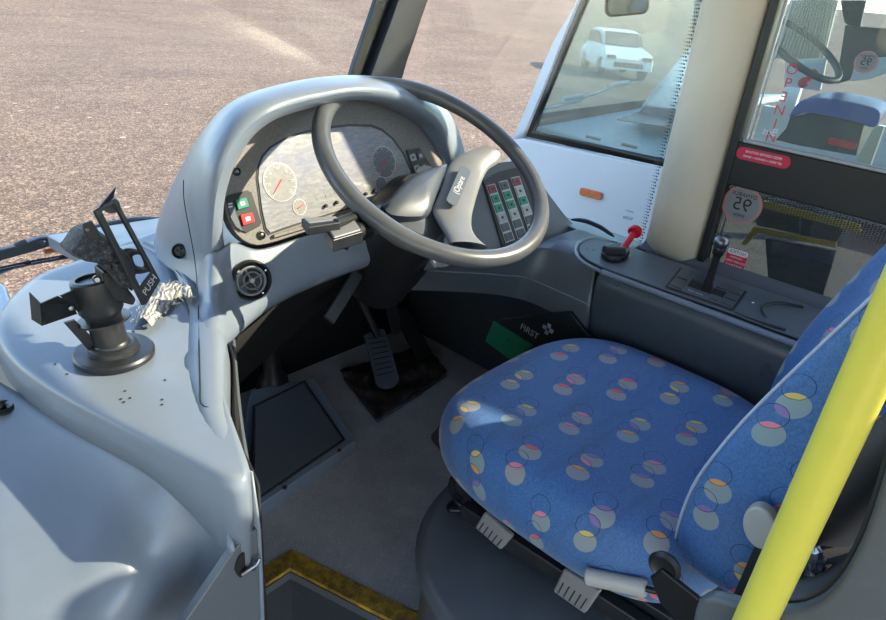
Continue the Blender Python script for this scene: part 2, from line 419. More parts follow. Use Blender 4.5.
# yellow nosing: two mitred strips
d1 = V3((-1, 0, 0)); d2 = (c1 - c0).normalized()
n1 = V3((0, -1, 0)); n2 = V3((d2.y, -d2.x, 0)).normalized()
if n2.dot(V3((-1, -1, 0))) < 0: n2 = -n2
W = .040
mit = c0 + (n1 + n2).normalized() * (W / (n1 + n2).normalized().dot(n1))
step = thing('step_edge', (c0.x, c0.y, 0), 'worn yellow angled step nosing at the edge of the cab floor', 'step edge')
z = V3((0, 0, .003))
b = B(); b.poly([c0 + z, V3((.2, c0.y, 0)) + z, V3((.2, c0.y - W, 0)) + z, mit + z], (0, 0, -.010)); obj('nosing_strip', b, 'nosing', step, smooth=False, bevel=.001)
b = B(); b.poly([c0 + z, mit + z, mit + d2 * .52 + z, c0 + d2 * .52 + z], (0, 0, -.010)); obj('nosing_strip', b, 'nosing', step, smooth=False, bevel=.001)
b = B(); e = V3((0, 0, -.010)); b.poly([mit + e, V3((.2, c0.y - W, 0)) + e, V3((.2, c0.y - W + .006, -.010)), mit + e + (c0 - mit) * .2], (0, 0, -.02))
b.poly([mit + e, mit + e + (c0 - mit) * .2, mit + d2 * .5 + e - n2 * .006, mit + d2 * .5 + e], (0, 0, -.02)); obj('lower_rail', b, 'dash_dark', step, smooth=False)
# dark seam on the floor beside the nosing
# walls
XR = 1.216
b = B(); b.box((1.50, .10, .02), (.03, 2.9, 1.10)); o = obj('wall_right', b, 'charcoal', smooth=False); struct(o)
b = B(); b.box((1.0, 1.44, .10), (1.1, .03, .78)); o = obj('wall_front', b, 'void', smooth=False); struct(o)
b = B(); b.box((.1, -.3, 1.78), (2.9, 3.4, .05)); o = obj('ceiling', b, 'beige', smooth=False); struct(o)
b = B(); b.box((-1.18, -1.4, .0), (.04, 1.6, .9)); b.box((-1.18, 1.02, .55), (.04, .86, 2.3)); b.box((-1.18, -.1, 1.6), (.04, 3.0, .32)); b.box((-1.18, .55, 1.1), (.05, .12, 1.2)); b.box((-1.18, -1.2, 1.1), (.05, .12, 1.2))  # second box: solid front section, out of view, added to darken the hood flank
o = obj('wall_left', b, 'beige', smooth=False, weld=False); struct(o)

# A pillar: dark curved extrusion
pa = [Yp(361, 100, 1.42), Yp(375, 60, 1.42), Yp(397, 0, 1.40), Yp(397, 0, 1.40) + V3((-.03, -.22, .70))]
def pillar(name, edge_l, edge_r, y, mat):
    pass
ap = thing('trim_3', Yp(372, 78, 1.42), 'dark windscreen pillar rising behind the instrument hood', 'pillar'); del ap['category']; struct(ap)
def strip(pxs, y, dy):
    b = B(); L = [Yp(*p, y) for p in pxs[0]]; Rr = [Yp(*p, y) for p in pxs[1]]
    def ext(a):
        d = (a[-1] - a[-2]).normalized(); return a + [a[-1] + d * .75]
    L = ext(L); Rr = ext(Rr)
    rows = []
    for l, r in zip(L, Rr):
        w = r - l; rows.append([l, l + w * .06 + V3((0, -dy, 0)), l + w * .5 + V3((0, -dy * 1.3, 0)), r - w * .06 + V3((0, -dy, 0)), r])
    b.grid(rows); return b
M['pill'] = flat('dark_slate_pillar', (34, 38, 44), .4)
obj('pillar_cover', strip([[(334, 150), (356, 90), (367, 60), (382, 20), (389, 0)], [(370, 150), (392, 90), (400, 62), (414, 20), (420, 0)]], 1.42, .03), 'pill', ap, solid=.01)
obj('rubber_seal', strip([[(321, 150), (343, 90), (352, 60), (366, 20), (372.5, 0)], [(336, 150), (358, 90), (369, 60), (384, 20), (391, 0)]], 1.43, .012), 'frame', ap, solid=.01)
obj('rubber_seal', strip([[(368, 150), (390, 90), (398, 62), (412, 20), (418, 0)], [(374, 150), (396, 90), (404, 62), (418, 20), (425, 0)]], 1.43, .012), 'frame', ap, solid=.01)

# side sill and windows on the driver's side
XW = 1.48
def side(yl, zl): return V3((XW, yl, zl))
# beige B pillar
b = B(); rows = []
for zz in (.56, .7, .9, 1.15, 1.76):
    k = (zz - .56) * .01
    rows.append([V3((XW + .02, .628 + k, zz)), V3((XW - .008, .612 + k, zz)), V3((XW - .028, .575 + k, zz)), V3((XW - .032, .545, zz)), V3((XW - .025, .51, zz)), V3((XW - .008, .487 + k * .6, zz)), V3((XW + .02, .480 + k * .6, zz))])
b.grid(rows); o = obj('trim_2', b, 'beige', solid=.004); struct(o); o['label'] = 'pale grey pillar between the quarter window and the driver window'
# driver side window: frame pieces
w1 = thing('window_1', (XW, -.1, .58), 'black framed driver side window with upper sliding pane', 'window'); del w1['category']; struct(w1)
def fr(name, pts, dx=.03, mat='frame', x=XW - .008, par=w1):
    b = B(); b.poly([V3((x, p[0], p[1])) for p in pts], (dx, 0, 0)); return obj(name, b, mat, par, smooth=False, bevel=.003)
fr('frame_post', [(.482, .565), (.486, 1.72), (.468, 1.72), (.464, .565)], .035, x=XW - .012)
fr('cross_rail', [(.478, .775), (.478, .868), (-.95, .855), (-.95, .765)], .03)
fr('frame_post', [(-.95, .565), (-.95, 1.72), (-.90, 1.72), (-.90, .565)], .035, x=XW - .012)
fr('frame_rail', [(.478, 1.69), (.478, 1.74), (-.95, 1.74), (-.95, 1.69)], .035, x=XW - .012)
fr('sliding_rail', [(.452, .868), (.452, .878), (-.95, .865), (-.95, .855)], .012, 'alu', x=XW - .016)
b = B(); b.poly([V3((XW + .008, y, z)) for y, z in ((.478, .56), (.478, .78), (-.93, .77), (-.93, .56))], (.004, 0, 0)); obj('lower_pane', b, 'glass_t', w1, smooth=False)
b = B(); b.poly([V3((XW + .006, y, z)) for y, z in ((.478, .86), (.478, 1.70), (-.93, 1.70), (-.93, .85))], (.004, 0, 0)); obj('upper_pane', b, 'glass_d', w1, smooth=False)
b = B(); b.box((XW + .004, .458, 1.28), (.006, .006, .82)); obj('pane_edge', b, 'alu', w1, smooth=False)
# frit dots
def dots(name, spots, r, x, par, mat='ink'):
    b = B()
    for (y, z, q) in spots:
        b.bm.faces.new([b.bm.verts.new(V3((x, y + r * q * math.cos(a * math.pi / 3), z + r * q * math.sin(a * math.pi / 3)))) for a in range(6)])
    o = obj(name, b, mat, par, smooth=False, weld=False); return o
sp = []
for i in range(70):
    for j in range(12):
        y = .462 - i * .006; z = .772 - j * .005 - (.003 if i % 2 else 0); q = 1 - j / 13
        if j < 7: sp.append((y, z - i * .00015, q))
for i in range(44):
    for j in range(6):
        sp.append((.463 - j * .0055 - (.0027 if i % 2 else 0), .575 + i * .0048, 1 - j / 8))
dots('frit_dots', sp, .0021, XW + .0065, w1, 'ink')['kind'] = 'stuff'
# stickers
X_, Y_ = V3((0, -1, 0)), V3((0, 0, 1))
s95 = Xp(742, 205, XW + .004)
def sticker95(c, r, par, mir=True):
    e = V3((-.0006, 0, 0))
    b = B(); b.lathe([(r, 0), (r, .0008), (r * .84, .0008), (r * .84, 0)], c, (-1, 0, 0), 40, cap=False); st = obj('sticker', b, 'pink', par, smooth=False); lab(st, 'round speed sticker with 95 in a pink ring')
    b = B(); b.lathe([(r * .85, 0), (r * .85, .0004)], c, (-1, 0, 0), 40); obj('sticker_face', b, 'leverd', st, smooth=False)
    text('numerals', '95', r * .95, c + e * 1.6, X_, Y_, 'ink', st, mir)
    text('lettering', 'DYNABUS', r * .28, c + e * 1.6 + V3((0, 0, r * .52)), X_, Y_, 'ink', st, mir)
    text('lettering', 'KM/H', r * .24, c + e * 1.6 - V3((0, 0, r * .56)), X_, Y_, 'ink', st, mir)
    return st
sticker95(s95, .043, w1)
c = Xp(763, 157.5, XW - .0095)
b = B(); b.poly(rrect(c, X_, Y_ + X_ * 0,   .112, .026, .0128), (-.0008, 0, 0)); st = obj('sticker', b, 'stkred', w1, smooth=False); lab(st, 'red pill-shaped sticker with white lettering on the frame')
text('lettering', 'SPEED CENTRE HOTLINE', .0068, c + V3((-.0011, 0, .005)), X_, Y_, 'stkwhite', st, True)
text('lettering', 'SET SPEED + DRIVING + BRAKE', .0058, c + V3((-.0011, 0, -.005)), X_, Y_, 'stkwhite', st, True)
c = Xp(735, 262, XW + .004)
b = B(); b.poly(rrect(c, X_, Y_, .046, .060, .006), (-.0008, 0, 0)); st = obj('sticker', b, 'stkred', w1, smooth=False); lab(st, 'red and white notice sticker low on the driver window')
b = B(); b.poly(rrect(c + V3((-.0009, 0, .023)), X_, Y_, .045, .013, .005), (-.0004, 0, 0)); obj('sticker_header', b, 'stkwhite', st, smooth=False)
text('lettering', 'NOTICE', .010, c + V3((-.0015, 0, .023)), X_, Y_, 'ink', st, True)
for k, s_ in enumerate(['CAUTION', 'DO NOT OPEN', 'WHILE BUS IS', 'MOVING']):
    text('lettering', s_, .0064, c + V3((-.001, 0, .010 - k * .0095)), X_, Y_, 'stkwhite', st, True)
# quarter window
w2 = thing('window_2', (XW, 1.0, .58), 'front quarter window ahead of the pale pillar', 'window'); del w2['category']; struct(w2)
b = B(); b.poly([V3((XW + .01, .62, .56)), V3((XW + .01, .62, 1.72)), V3((XW - .05, 1.36, 1.72)), V3((XW + .005, 1.44, .56))], (.004, 0, 0)); obj('quarter_pane', b, 'glass', w2, smooth=False)
sp = []
for i in range(110):
    for j in range(3):
        sp.append((.632 + j * .0052 + (.0026 if i % 2 else 0), .575 + i * .0075, 1 - j * .28))
dots('frit_dots', sp, .0024, XW + .009, w2)['kind'] = 'stuff'
c = Xp(628, 218, XW + .004)
text('lettering', 'Volta', .013, c + V3((0, 0, 0)), X_, Y_, 'ink', w2, True)
text('lettering', 'made in', .007, c + V3((0, 0, .018)), X_, Y_, 'ink', w2, True)
# windscreen
w3 = thing('window_3', (.4, 1.46, .6), 'windscreen glass in front of the dashboard', 'window'); del w3['category']; struct(w3)
b = B(); b.poly([V3((-1.1, 1.47, .5)), V3((1.36, 1.47, .5)), V3((1.32, 1.33, 1.72)), V3((-1.1, 1.33, 1.72))], (0, .005, 0)); obj('windscreen_pane', b, 'glass', w3, smooth=False)

# ------------------------------------------------------------------ DASHBOARD
dash = thing('dashboard', (.6, 1.0, .5), 'grey-blue moulded dashboard with arched instrument hood and left ledge', 'dashboard')
N = 60
S1 = [(146, 282, 1.13), (148, 262, 1.14), (150, 243, 1.14), (154, 222, 1.14), (167, 189, 1.13), (191, 148, 1.11), (218, 114, 1.09), (242, 98, 1.08), (275, 88.5, 1.07), (309, 82, 1.07), (352, 78, 1.07), (388, 80, 1.07), (412, 87, 1.07), (434, 99, 1.07), (448, 112, 1.07), (458, 132, 1.07), (466, 160, 1.07), (470, 185, 1.07)]
RG = [(196, 295, .94), (198, 262, .97), (200, 243, .965), (201, 222, .96), (204, 190, .95), (213, 155, .94), (234, 121, .94), (258, 104, .94), (285, 95, .94), (315, 89, .94), (352, 84.5, .94), (386, 86, .95), (408, 93, .96), (429, 105, .975), (443, 119, .985), (453, 137, .99), (459, 160, .99), (461, 185, .98)]
# middle of the lip, facing the driver
LM = [(209, 295, .91), (211, 262, .935), (212, 243, .93), (213, 222, .925), (216, 193, .925), (225, 161, .92), (244, 130, .92), (266, 113, .92), (290, 104, .925), (318, 97, .925), (352, 91, .925), (383, 93, .935), (404, 99, .945), (424, 110, .96), (438, 123, .97), (447, 140, .975), (452, 162, .975), (454, 185, .97)]
IN = [(220, 295, .92), (222, 262, .94), (222, 243, .94), (222, 222, .94), (225, 196, .945), (235, 165, .94), (252, 138, .94), (271, 122, .945), (293, 113, .95), (320, 106, .95), (352, 100, .95), (380, 101, .955), (400, 106, .965), (420, 116, .975), (433, 128, .985), (442, 144, .985), (447, 163, .985), (449, 185, .98)]
def P3(l): return [Yp(x, y, d) if d > 0 else Zp(x, y, -d) for x, y, d in l]
s1, rg, lm, inn = [rs(P3(l), N) for l in (S1, RG, LM, IN)]
# recessed wall runs forward from the inner lip towards the face plane
FP0 = Yp(257, 245, .955); FN = V3((0, -1, .36)).normalized()
def Fp(x, y, off=0): return Pl(x, y, FP0 + FN * off, FN)
def on_face(p, off=-.004):   # go straight forward (+Y) from p until the face plane
    q = V3(p); n = FN; t_ = n.dot(FP0 + FN * off - q) / n.y; return q + V3((0, t_, 0))
rec = [on_face(p) for p in inn]
cent = sum(inn, V3()) / N
rec = [p + (cent - p) * .05 for p in rec]
back = [CAM + (p - CAM) * 1.16 for p in s1]; cb2 = CAM + (cent - CAM) * 1.16; back = [p.lerp(cb2, .10) for p in back]
far = [CAM + (p - CAM) * 1.28 for p in s1]; cb3 = CAM + (cent - CAM) * 1.28; far = [p.lerp(cb3, .30) for p in far]
mid1 = [(a + c_) / 2 + (((a + c_) / 2 - cent).normalized()) * .012 for a, c_ in zip(s1, rg)]
b = B(); b.grid([far, back, s1, mid1, rg, [(a + c_) / 2 + V3((0, -.004, 0)) for a, c_ in zip(rg, lm)], lm, [(a + c_) / 2 + V3((0, -.003, 0)) for a, c_ in zip(lm, inn)], inn, rec])
hood = obj('instrument_hood', b, 'dash', dash, solid=.004, angle=60, sub=1)
# seam in the hood's left flank
seam = [Yp(x, y, d) for x, y, d in ((183.5, 178, 1.03), (183.5, 200, 1.02), (187, 220, 1.0), (194, 243, .985))]
# instrument face
fo = [(231, 158), (226, 178), (224, 196), (226, 212), (231, 226), (238, 236), (246, 242), (257, 245.5), (275, 242), (301, 233.5), (345, 219), (390, 203), (436, 188), (445, 178), (447, 160), (440, 138), (425, 118), (400, 104), (370, 98), (335, 100), (300, 108), (262, 124), (240, 142)]
b = B(); b.poly(rs([Fp(*p) for p in fo], 90, True), -FN * .02); obj('instrument_surround', b, 'bezel', dash, bevel=.002)
lo = [(258, 178), (259, 167), (263, 157), (271, 148), (283, 141), (300, 134.5), (322, 129.5), (348, 126.5), (370, 127), (381, 131), (392, 140), (402, 154), (410, 172), (409, 183), (400, 191), (380, 197.5), (345, 208.5), (305, 220.5), (278, 229.5), (270, 232.5), (266, 228), (262, 210)]
b = B(); b.poly([Fp(*p, .0005) for p in [(p[0] + (p[0] - 335) * .025, p[1] + (p[1] - 178) * .05) for p in lo]], FN * .0008); obj('cluster_gasket', b, 'black', dash, smooth=False)
b = B(); b.poly([Fp(*p, .0015) for p in lo], FN * .0015); lens = obj('instrument_cluster', b, 'lens', dash, smooth=False)
fx, fy, fn = frame_of(FN, (1, 0, 0))
def gauge(px, py, r, tick, mat='dial', needle=None, ringw=.0008, nm='gauge'):
    c = Fp(px, py, .0034); b = B(); b.poly(circ(c, fx, fy, r, 48), fn * .0005); g_ = obj(nm, b, mat, lens, smooth=False)
    b = B()
    cc = c + fn * .0007
    o1 = circ(cc, fx, fy, r, 48); o2 = circ(cc, fx, fy, r - ringw, 48); b.grid([o1, o2], closed=True)
    for k in range(tick):
        a = R(-140 + 280 * k / max(1, tick - 1) + 90); d = fx * math.cos(a) + fy * math.sin(a); s_ = fn.cross(d) * .0004
        L = r * (.24 if k % 4 == 0 else .12)
        p1, p2 = cc + d * (r - ringw), cc + d * (r - L)
        b.poly([p1 + s_, p2 + s_, p2 - s_, p1 - s_])
    obj('dial_markings', b, 'mark', lens, smooth=False)
    if needle is not None:
        a = R(needle); d = fx * math.cos(a) + fy * math.sin(a); s_ = fn.cross(d) * .0012
        b = B(); b.poly([c + fn * .001 - d * .006 + s_, c + fn * .001 + d * r * .7 + s_ * .4, c + fn * .001 + d * r * .7 - s_ * .4, c + fn * .001 - d * .006 - s_], fn * .0008); obj('needle', b, 'redsw', lens, smooth=False)
    return c
c = gauge(280, 182, .0355, 45, 'dial', 225)
for k, s_ in enumerate(['0', '20', '40', '60', '80', '100', '120']):
    a = R(230 - k * 46.6); text('numerals', s_, .0075, c + (fx * math.cos(a) + fy * math.sin(a)) * .0245 + fn * .0008, fx, fy, 'mark', lens)
gauge(299.5, 207, .0150, 9, 'dial', 20)
c = gauge(384, 162, .0330, 33, 'dialdk', 215)
gauge(381, 184, .0160, 9, 'dialdk')
for p in ((325, 206), (336, 202.5), (365, 194), (374, 191)):
    b = B(); b.lathe([(.0035, 0), (.0035, .006), (.0028, .007), (0, .007)], Fp(*p, .003), FN, 16); obj('reset_knob', b, 'black', lens)
b = B()
for k in range(7):
    c = Fp(318 + k * 9, 198 - k * 2.8, .0034); b.poly(rrect(c, fx, fy, .0075, .005, .001, 2), fn * .0003)
obj('warning_symbols', b, 'dial', lens, smooth=False)
# pale lower strip of the cluster
b = B(); b.poly([Fp(272, 235, .001), Fp(305, 225, .001), Fp(345, 212.5, .001), Fp(411, 191, .001), Fp(412, 194, .001), Fp(346, 215.5, .001), Fp(305, 228.5, .001), Fp(273, 238, .001)], FN * .006); obj('cluster_lip', b, 'bezel', dash, smooth=False, bevel=.001)
# round ports in the surround
for p in ((236, 171.5), (261, 235)):
    b = B(); b.lathe([(.0080, .001), (.0080, .003), (.0062, .0035), (.006, .001)], Fp(*p), FN, 24, cap=False); q = obj('surround_plug', b, 'black', dash)
    b = B(); b.lathe([(.006, .001), (.0045, .0025), (.003, .0045), (0, .005)], Fp(*p), FN, 16); obj('plug_centre', b, 'steel', q)
# left switch block
so = [(225, 199), (228, 195), (247, 190.5), (251, 192), (261, 222), (259.5, 226), (246, 233), (239, 230), (230, 218)]
b = B(); b.poly([Fp(*p, .0012) for p in so], FN * .002); sw = obj('switch_block', b, 'black', dash, smooth=False, bevel=.0015)
b = B(); b.poly([Fp(*p, .0034) for p in ((227, 204), (231, 202), (240, 225), (242, 231), (236, 227), (230, 217))], FN * .0015); obj('label_plate', b, 'plate', sw, smooth=False)
for k in range(2):
    b = B(); b.poly([Fp(228, 203.6 + k * 3, .0051), Fp(232.4, 202.8 + k * 3, .0051), Fp(232.7, 203.9 + k * 3, .0051), Fp(228.3, 204.8 + k * 3, .0051)], FN * .0003); obj('label_line', b, 'mark', sw, smooth=False)
def switch(pts, mat, par, off=.003, h=.004, outline=True, nm='rocker_switch', fpf=None):
    fpf = fpf or Fp
    q = [fpf(*p, off) for p in pts]; nn = FN if fpf is Fp else SN
    b = B(); b.poly(q, nn * h); o_ = obj(nm, b, mat, par, smooth=False, bevel=.0008)
    c = sum(q, V3()) / 4
    b = B(); b.poly([c + (p - c) * .42 + nn * (h + .0001) for p in q], nn * .0003); obj('switch_symbol', b, 'outline' if mat not in ('switchw',) else 'switchd', o_, smooth=False)
    return o_
lab(switch([(234.8, 200.2), (245.5, 197.6), (248.3, 206.6), (237.5, 210)], 'green', sw), 'green rocker switch')
lab(switch([(239.5, 215.2), (251.5, 212.4), (254, 221.8), (242.5, 225.8)], 'redsw', sw), 'red rocker switch')
# right pair of switches on the surround
b = B(); b.poly([Fp(*p, .001) for p in ((406, 150), (419, 148), (431, 166), (429, 178), (415, 178))], FN * .002); sw = obj('switch_block', b, 'black', dash, smooth=False, bevel=.001)
for pts in (((408.5, 155), (414, 153.5), (416, 160), (410.8, 161.6)), ((412.5, 166), (418, 164.5), (420, 171), (414.6, 172.8))):
    lab(switch(pts, 'switchw', sw, .002, .003), 'pale rocker switch')
for pts in (((416, 153), (421, 151.5), (424, 158.5), (418, 160)), ((420, 164), (426, 162.5), (427.5, 169), (422, 171))):
    switch(pts, 'switchd', sw, .002, .003)

# lower front panel with the swooping left edge that becomes the ledge's rim
top = [(196, 250, .985), (212, 250, .93), (222, 247, .933), (232, 240, .94), (246, 245, .945), (257, 248.5, .945), (275, 245, .945), (301, 236.5, .945), (345, 222, .945), (390, 206, .945)]
r2 = [(196, 275, .97), (208, 277, .916), (216, 275, .905), (227, 271, .915), (244, 268, .925), (258, 266, .93), (276, 261, .932), (300, 252, .934), (345, 236, .936), (390, 219, .938)]
r3 = [(195, 302, -.612), (205, 303, -.630), (212, 302, -.642), (224, 299, .875), (240, 292, .905), (258, 285, .918), (277, 277, .923), (300, 266, .925), (345, 249, .928), (390, 233, .93)]
r4 = [(195, 320, -.612), (205, 322, -.6185), (213, 322, -.622), (222, 320, -.616), (235, 312, .87), (252, 303, .90), (274, 292, .915), (300, 279, .92), (345, 261, .92), (390, 246, .92)]
r5 = [(196, 337, -.612), (206, 340, -.6165), (213, 340, -.617), (220, 339, -.611), (228, 334, -.600), (249, 320, .88), (272, 303, .905), (300, 288, .915), (345, 270, .915), (390, 256, .915)]
r6 = [(198, 350, -.606), (206, 352, -.606), (214, 354, -.606), (221, 355, -.598), (230, 349, -.575), (252, 327, .91), (274, 310, .93), (302, 295, .94), (345, 277, .94), (390, 262, .94)]
r7 = [V3((p.x, p.y + .05, p.z - .01)) for p in rs(P3(r6), 40)]
b = B(); b.grid([rs(P3(r), 40) for r in (top, r2, r3, r4, r5, r6)] + [r7]); obj('lower_front_panel', b, 'dash', dash, solid=.004, angle=70, sub=1)

# ledge: flat top, raised rounded rim, rolled side
LZ = .62
def Q(l, z): return [Zp(x, y, z) for x, y in l]
rim = [(160, 236), (120, 240), (75, 255), (38, 268), (8, 292), (-6, 318), (-2, 338), (12, 356), (32, 372), (62, 391), (104, 413), (150, 437), (198, 462), (228, 477), (244, 476), (250, 466)]
# offset inwards/outwards about the ledge centre
rimw = rs(Q(rim, LZ), 60)
lc = Zp(214, 368, LZ)
def shr(k, dz): return [lc + (p - lc) * k + V3((0, 0, dz)) for p in rimw]
rowsL = [shr(.02, -.009), shr(.08, -.008), shr(.14, -.0045), shr(.45, -.004), shr(.72, -.004), shr(.84, -.0045), shr(.90, -.0045), shr(.94, -.005), shr(.975, -.0065), shr(1.0, -.012), shr(1.010, -.024), shr(1.012, -.058)]
rowsL[-1] = [p + V3((0, 0, -.075 * min(1, max(0, (i / 59 - .80) / .17)) ** 2)) for i, p in enumerate(rowsL[-1])]
# front part merges into the hood flank; column next to it is added on the right
rimR = [(250, 466), (247, 468), (238, 452), (229, 434), (224, 412), (226, 380), (227, 345)]
b = B(); b.grid(rowsL); obj('ledge', b, 'dash', dash, solid=.003, angle=70)
# ledge infill towards the footwell: from ledge centre to the right rim with a rounded edge
ra = [Zp(*p, LZ - .0050) for p in [(205, 462), (198, 440), (190, 405), (185, 370), (183, 330), (180, 290), (165, 255), (150, 244)]]
rb = [Zp(*p, LZ - .0020) for p in [(240, 470), (226, 446), (213, 415), (212, 390), (212, 360), (210, 330), (204, 306), (196, 292)]]
b = B(); b.poly([Zp(*p, LZ - .008) for p in ((118, 246), (165, 230), (212, 296), (218, 340), (210, 400), (150, 402), (120, 300))], (0, 0, -.004)); obj('ledge_base', b, 'dash', dash, smooth=False)
rc = [Zp(*p, LZ - .0035) for p in [(247, 469), (237, 447), (225, 418), (222, 392), (222, 362), (221, 338), (214, 320), (206, 308)]]
for l_, dz in ((ra, -.006), (rb, -.009), (rc, -.009)):
    l_[0].z += dz; l_[1].z += dz * .3
rd = [Zp(*p, LZ - .018) for p in [(251, 474), (244, 456), (233, 432), (228, 402), (228, 366), (227, 345), (222, 330), (214, 318)]]
re_ = [V3((p.x + .004, p.y, p.z - .04)) for p in rd]
rf = [V3((p.x + .0, p.y, .0)) for p in rd]
rows = [rs(l, 36) for l in (ra, rb, rc, rd, re_)]
b = B(); b.grid(rows); obj('ledge_edge', b, 'dash', dash, solid=.003, angle=70)
b = B(); b.tube(rs([Zp(146, 246, .612), Zp(160, 254, .612), Zp(172, 264, .612), Zp(182, 275, .612), Zp(191, 289, .612), Zp(197, 304, .612)], 24), .010, 12); obj('hood_fillet', b, 'dash', dash)
# end cap (separate moulding with a seam) on the ledge's right edge
ca = [Zp(*p, LZ - .0032) for p in [(198, 318), (199, 345), (200, 375), (201, 402)]]
cb_ = [Zp(*p, LZ - .0028) for p in [(212, 330), (213, 352), (213, 378), (214, 407)]]
cc_ = [Zp(*p, LZ - .0045) for p in [(221, 340), (222, 360), (222, 386), (222, 412)]]
cd_ = [Zp(*p, LZ - .0172) for p in [(227.5, 348), (229, 366), (229, 390), (228, 419)]]
b = B(); b.grid([rs(l, 14) for l in (ca, cb_, cc_, cd_)]); obj('edge_cap', b, 'dash', dash, solid=.004)
b = B(); b.tube(rs([Yp(183.5, 180, 1.008), Yp(184, 200, 1.0), Yp(189, 228, .975), Yp(195, 262, .948), Zp(198, 300, .645), Zp(198.5, 318, LZ - .003), Zp(199, 350, LZ - .003), Zp(200, 385, LZ - .003), Zp(201, 404, LZ - .003), Zp(212, 408, LZ - .003), Zp(224, 414, LZ - .0045)], 60), .0009, 6); obj('seam_line', b, 'ink', dash)
# small screw holes in the ledge
for p in ((165, 380), (125, 391), (162, 399.5), (162, 404.5), (121, 399), (124, 402), (130, 398), (55, 364), (67, 374), (133, 331), (134, 332)):
    b = B(); b.lathe([(.0018, 0), (.0016, .0003)], Zp(*p, LZ - .0035), (0, 0, 1), 10); obj('screw_hole', b, 'ink', dash, smooth=False)
# round socket on the hood flank
pc = Yp(179.5, 251, 1.012); pn = V3((-.78, -.55, .32)).normalized()
b = B(); b.lathe([(.0125, -.004), (.0135, .003), (.0115, .005), (.0095, .002), (.009, -.001)], pc, pn, 28, cap=False); sk = obj('round_socket', b, 'black', dash)
b = B(); b.lathe([(.0092, 0), (.0088, .001)], pc, pn, 24)
qx, qy, qn = frame_of(pn, (0, 0, 1))
for k in range(3):
    a = R(90 + 120 * k); b.lathe([(.0022, .001), (.002, .004)], pc + (qx * math.cos(a) + qy * math.sin(a)) * .0048, pn, 10)
obj('socket_insert', b, 'blackm', sk)
# vent
vn = V3((-.22, -1, .28)).normalized(); vc = Yp(251, 280, .902); vx, vy, _ = frame_of(vn, (1, 0, 0))
b = B(); b.lathe([(.035, -.006), (.0355, .004), (.032, .007), (.029, .004), (.028, -.010), (.0, -.012)], vc, vn, 44, cap=False); vent = obj('air_vent', b, 'black', dash)
b = B(); b.lathe([(.0245, .006), (.0262, .010), (.0240, .012), (.022, .010), (.022, .002)], vc + vx * -.002, vn, 40, cap=False); b.lathe([(.0165, .009), (.0155, .0105), (.0140, .009), (.0140, .002)], vc, vn, 32, cap=False); obj('vent_ring', b, 'leverd', vent)
b = B()
for k in range(4):
    a = R(20 + 90 * k); d = vx * math.cos(a) + vy * math.sin(a); b.box(vc + d * .011 + vn * .003, (.022, .0016, .006), (d, vn.cross(d), vn))
obj('vent_vane', b, 'leverd', vent, smooth=False)
b = B(); b.lathe([(.0046, .002), (.0046, .007), (.0034, .0095), (0, .0105)], vc, vn, 20); obj('vent_knob', b, 'leverg', vent)
for a_ in (25, -60):
    a = R(a_); b = B(); b.lathe([(.0022, .004), (.0018, .0075), (0, .008)], vc + (vx * math.cos(a) + vy * math.sin(a)) * .0295, vn, 12); obj('vent_screw', b, 'chrome', vent)

# right pod with the three switch strips
pt_ = Yp(486, 185.5, .90); pb_ = Xp(505.5, 242, pt_.x)
sd = (pb_ - pt_).normalized(); SN = V3((1, 0, 0)).cross(sd).normalized()
if SN.y > 0: SN = -SN
def Sp(x, y, off=0): return Pl(x, y, pt_ + SN * off, SN)
po = [(440, 175), (462, 170), (490, 164), (512, 161), (524, 163), (533, 173), (548, 194), (563, 214), (577, 231), (566, 236), (545, 242), (520, 249), (490, 255), (460, 262), (430, 262)]
fr_ = rs([Sp(*p, -.004) for p in po], 70, True)
bk_ = [p + V3((.0, .10, -.05)) for p in fr_]
c = sum(fr_, V3()) / 70
inn_ = [c + (p - c) * .985 + SN * .004 for p in fr_]
b = B(); rr_ = b.grid([bk_, fr_, inn_], closed=True); b.fan([c + (p - c) * .985 + SN * .004 for p in fr_]); obj('side_pod', b, 'dash_dark', dash, angle=35)
b = B(); b.poly([Sp(*p, .001) for p in ((482, 181), (498, 172), (524, 166), (543, 214), (545, 232), (524, 240), (502, 247))], SN * .003); sp_ = obj('switch_panel', b, 'black', dash, smooth=False, bevel=.0015)
TL, TR, BL, BR = (486, 185.6), (494.6, 183.6), (505.6, 243), (514.6, 239.8)
def lerp2(a, b_, k): return (a[0] + (b_[0] - a[0]) * k, a[1] + (b_[1] - a[1]) * k)
cols = [(['darkredsw', 'green', 'green', 'switchw', 'switchd', 'switchd'], (0, 0)), (['switchd', 'green', 'green', 'switchw', 'switchd', 'switchd'], (12.2, -3.6)), (['darkredsw', 'switchw', 'green', 'switchw', 'switchd', 'switchd'], (24.4, -7.6))]
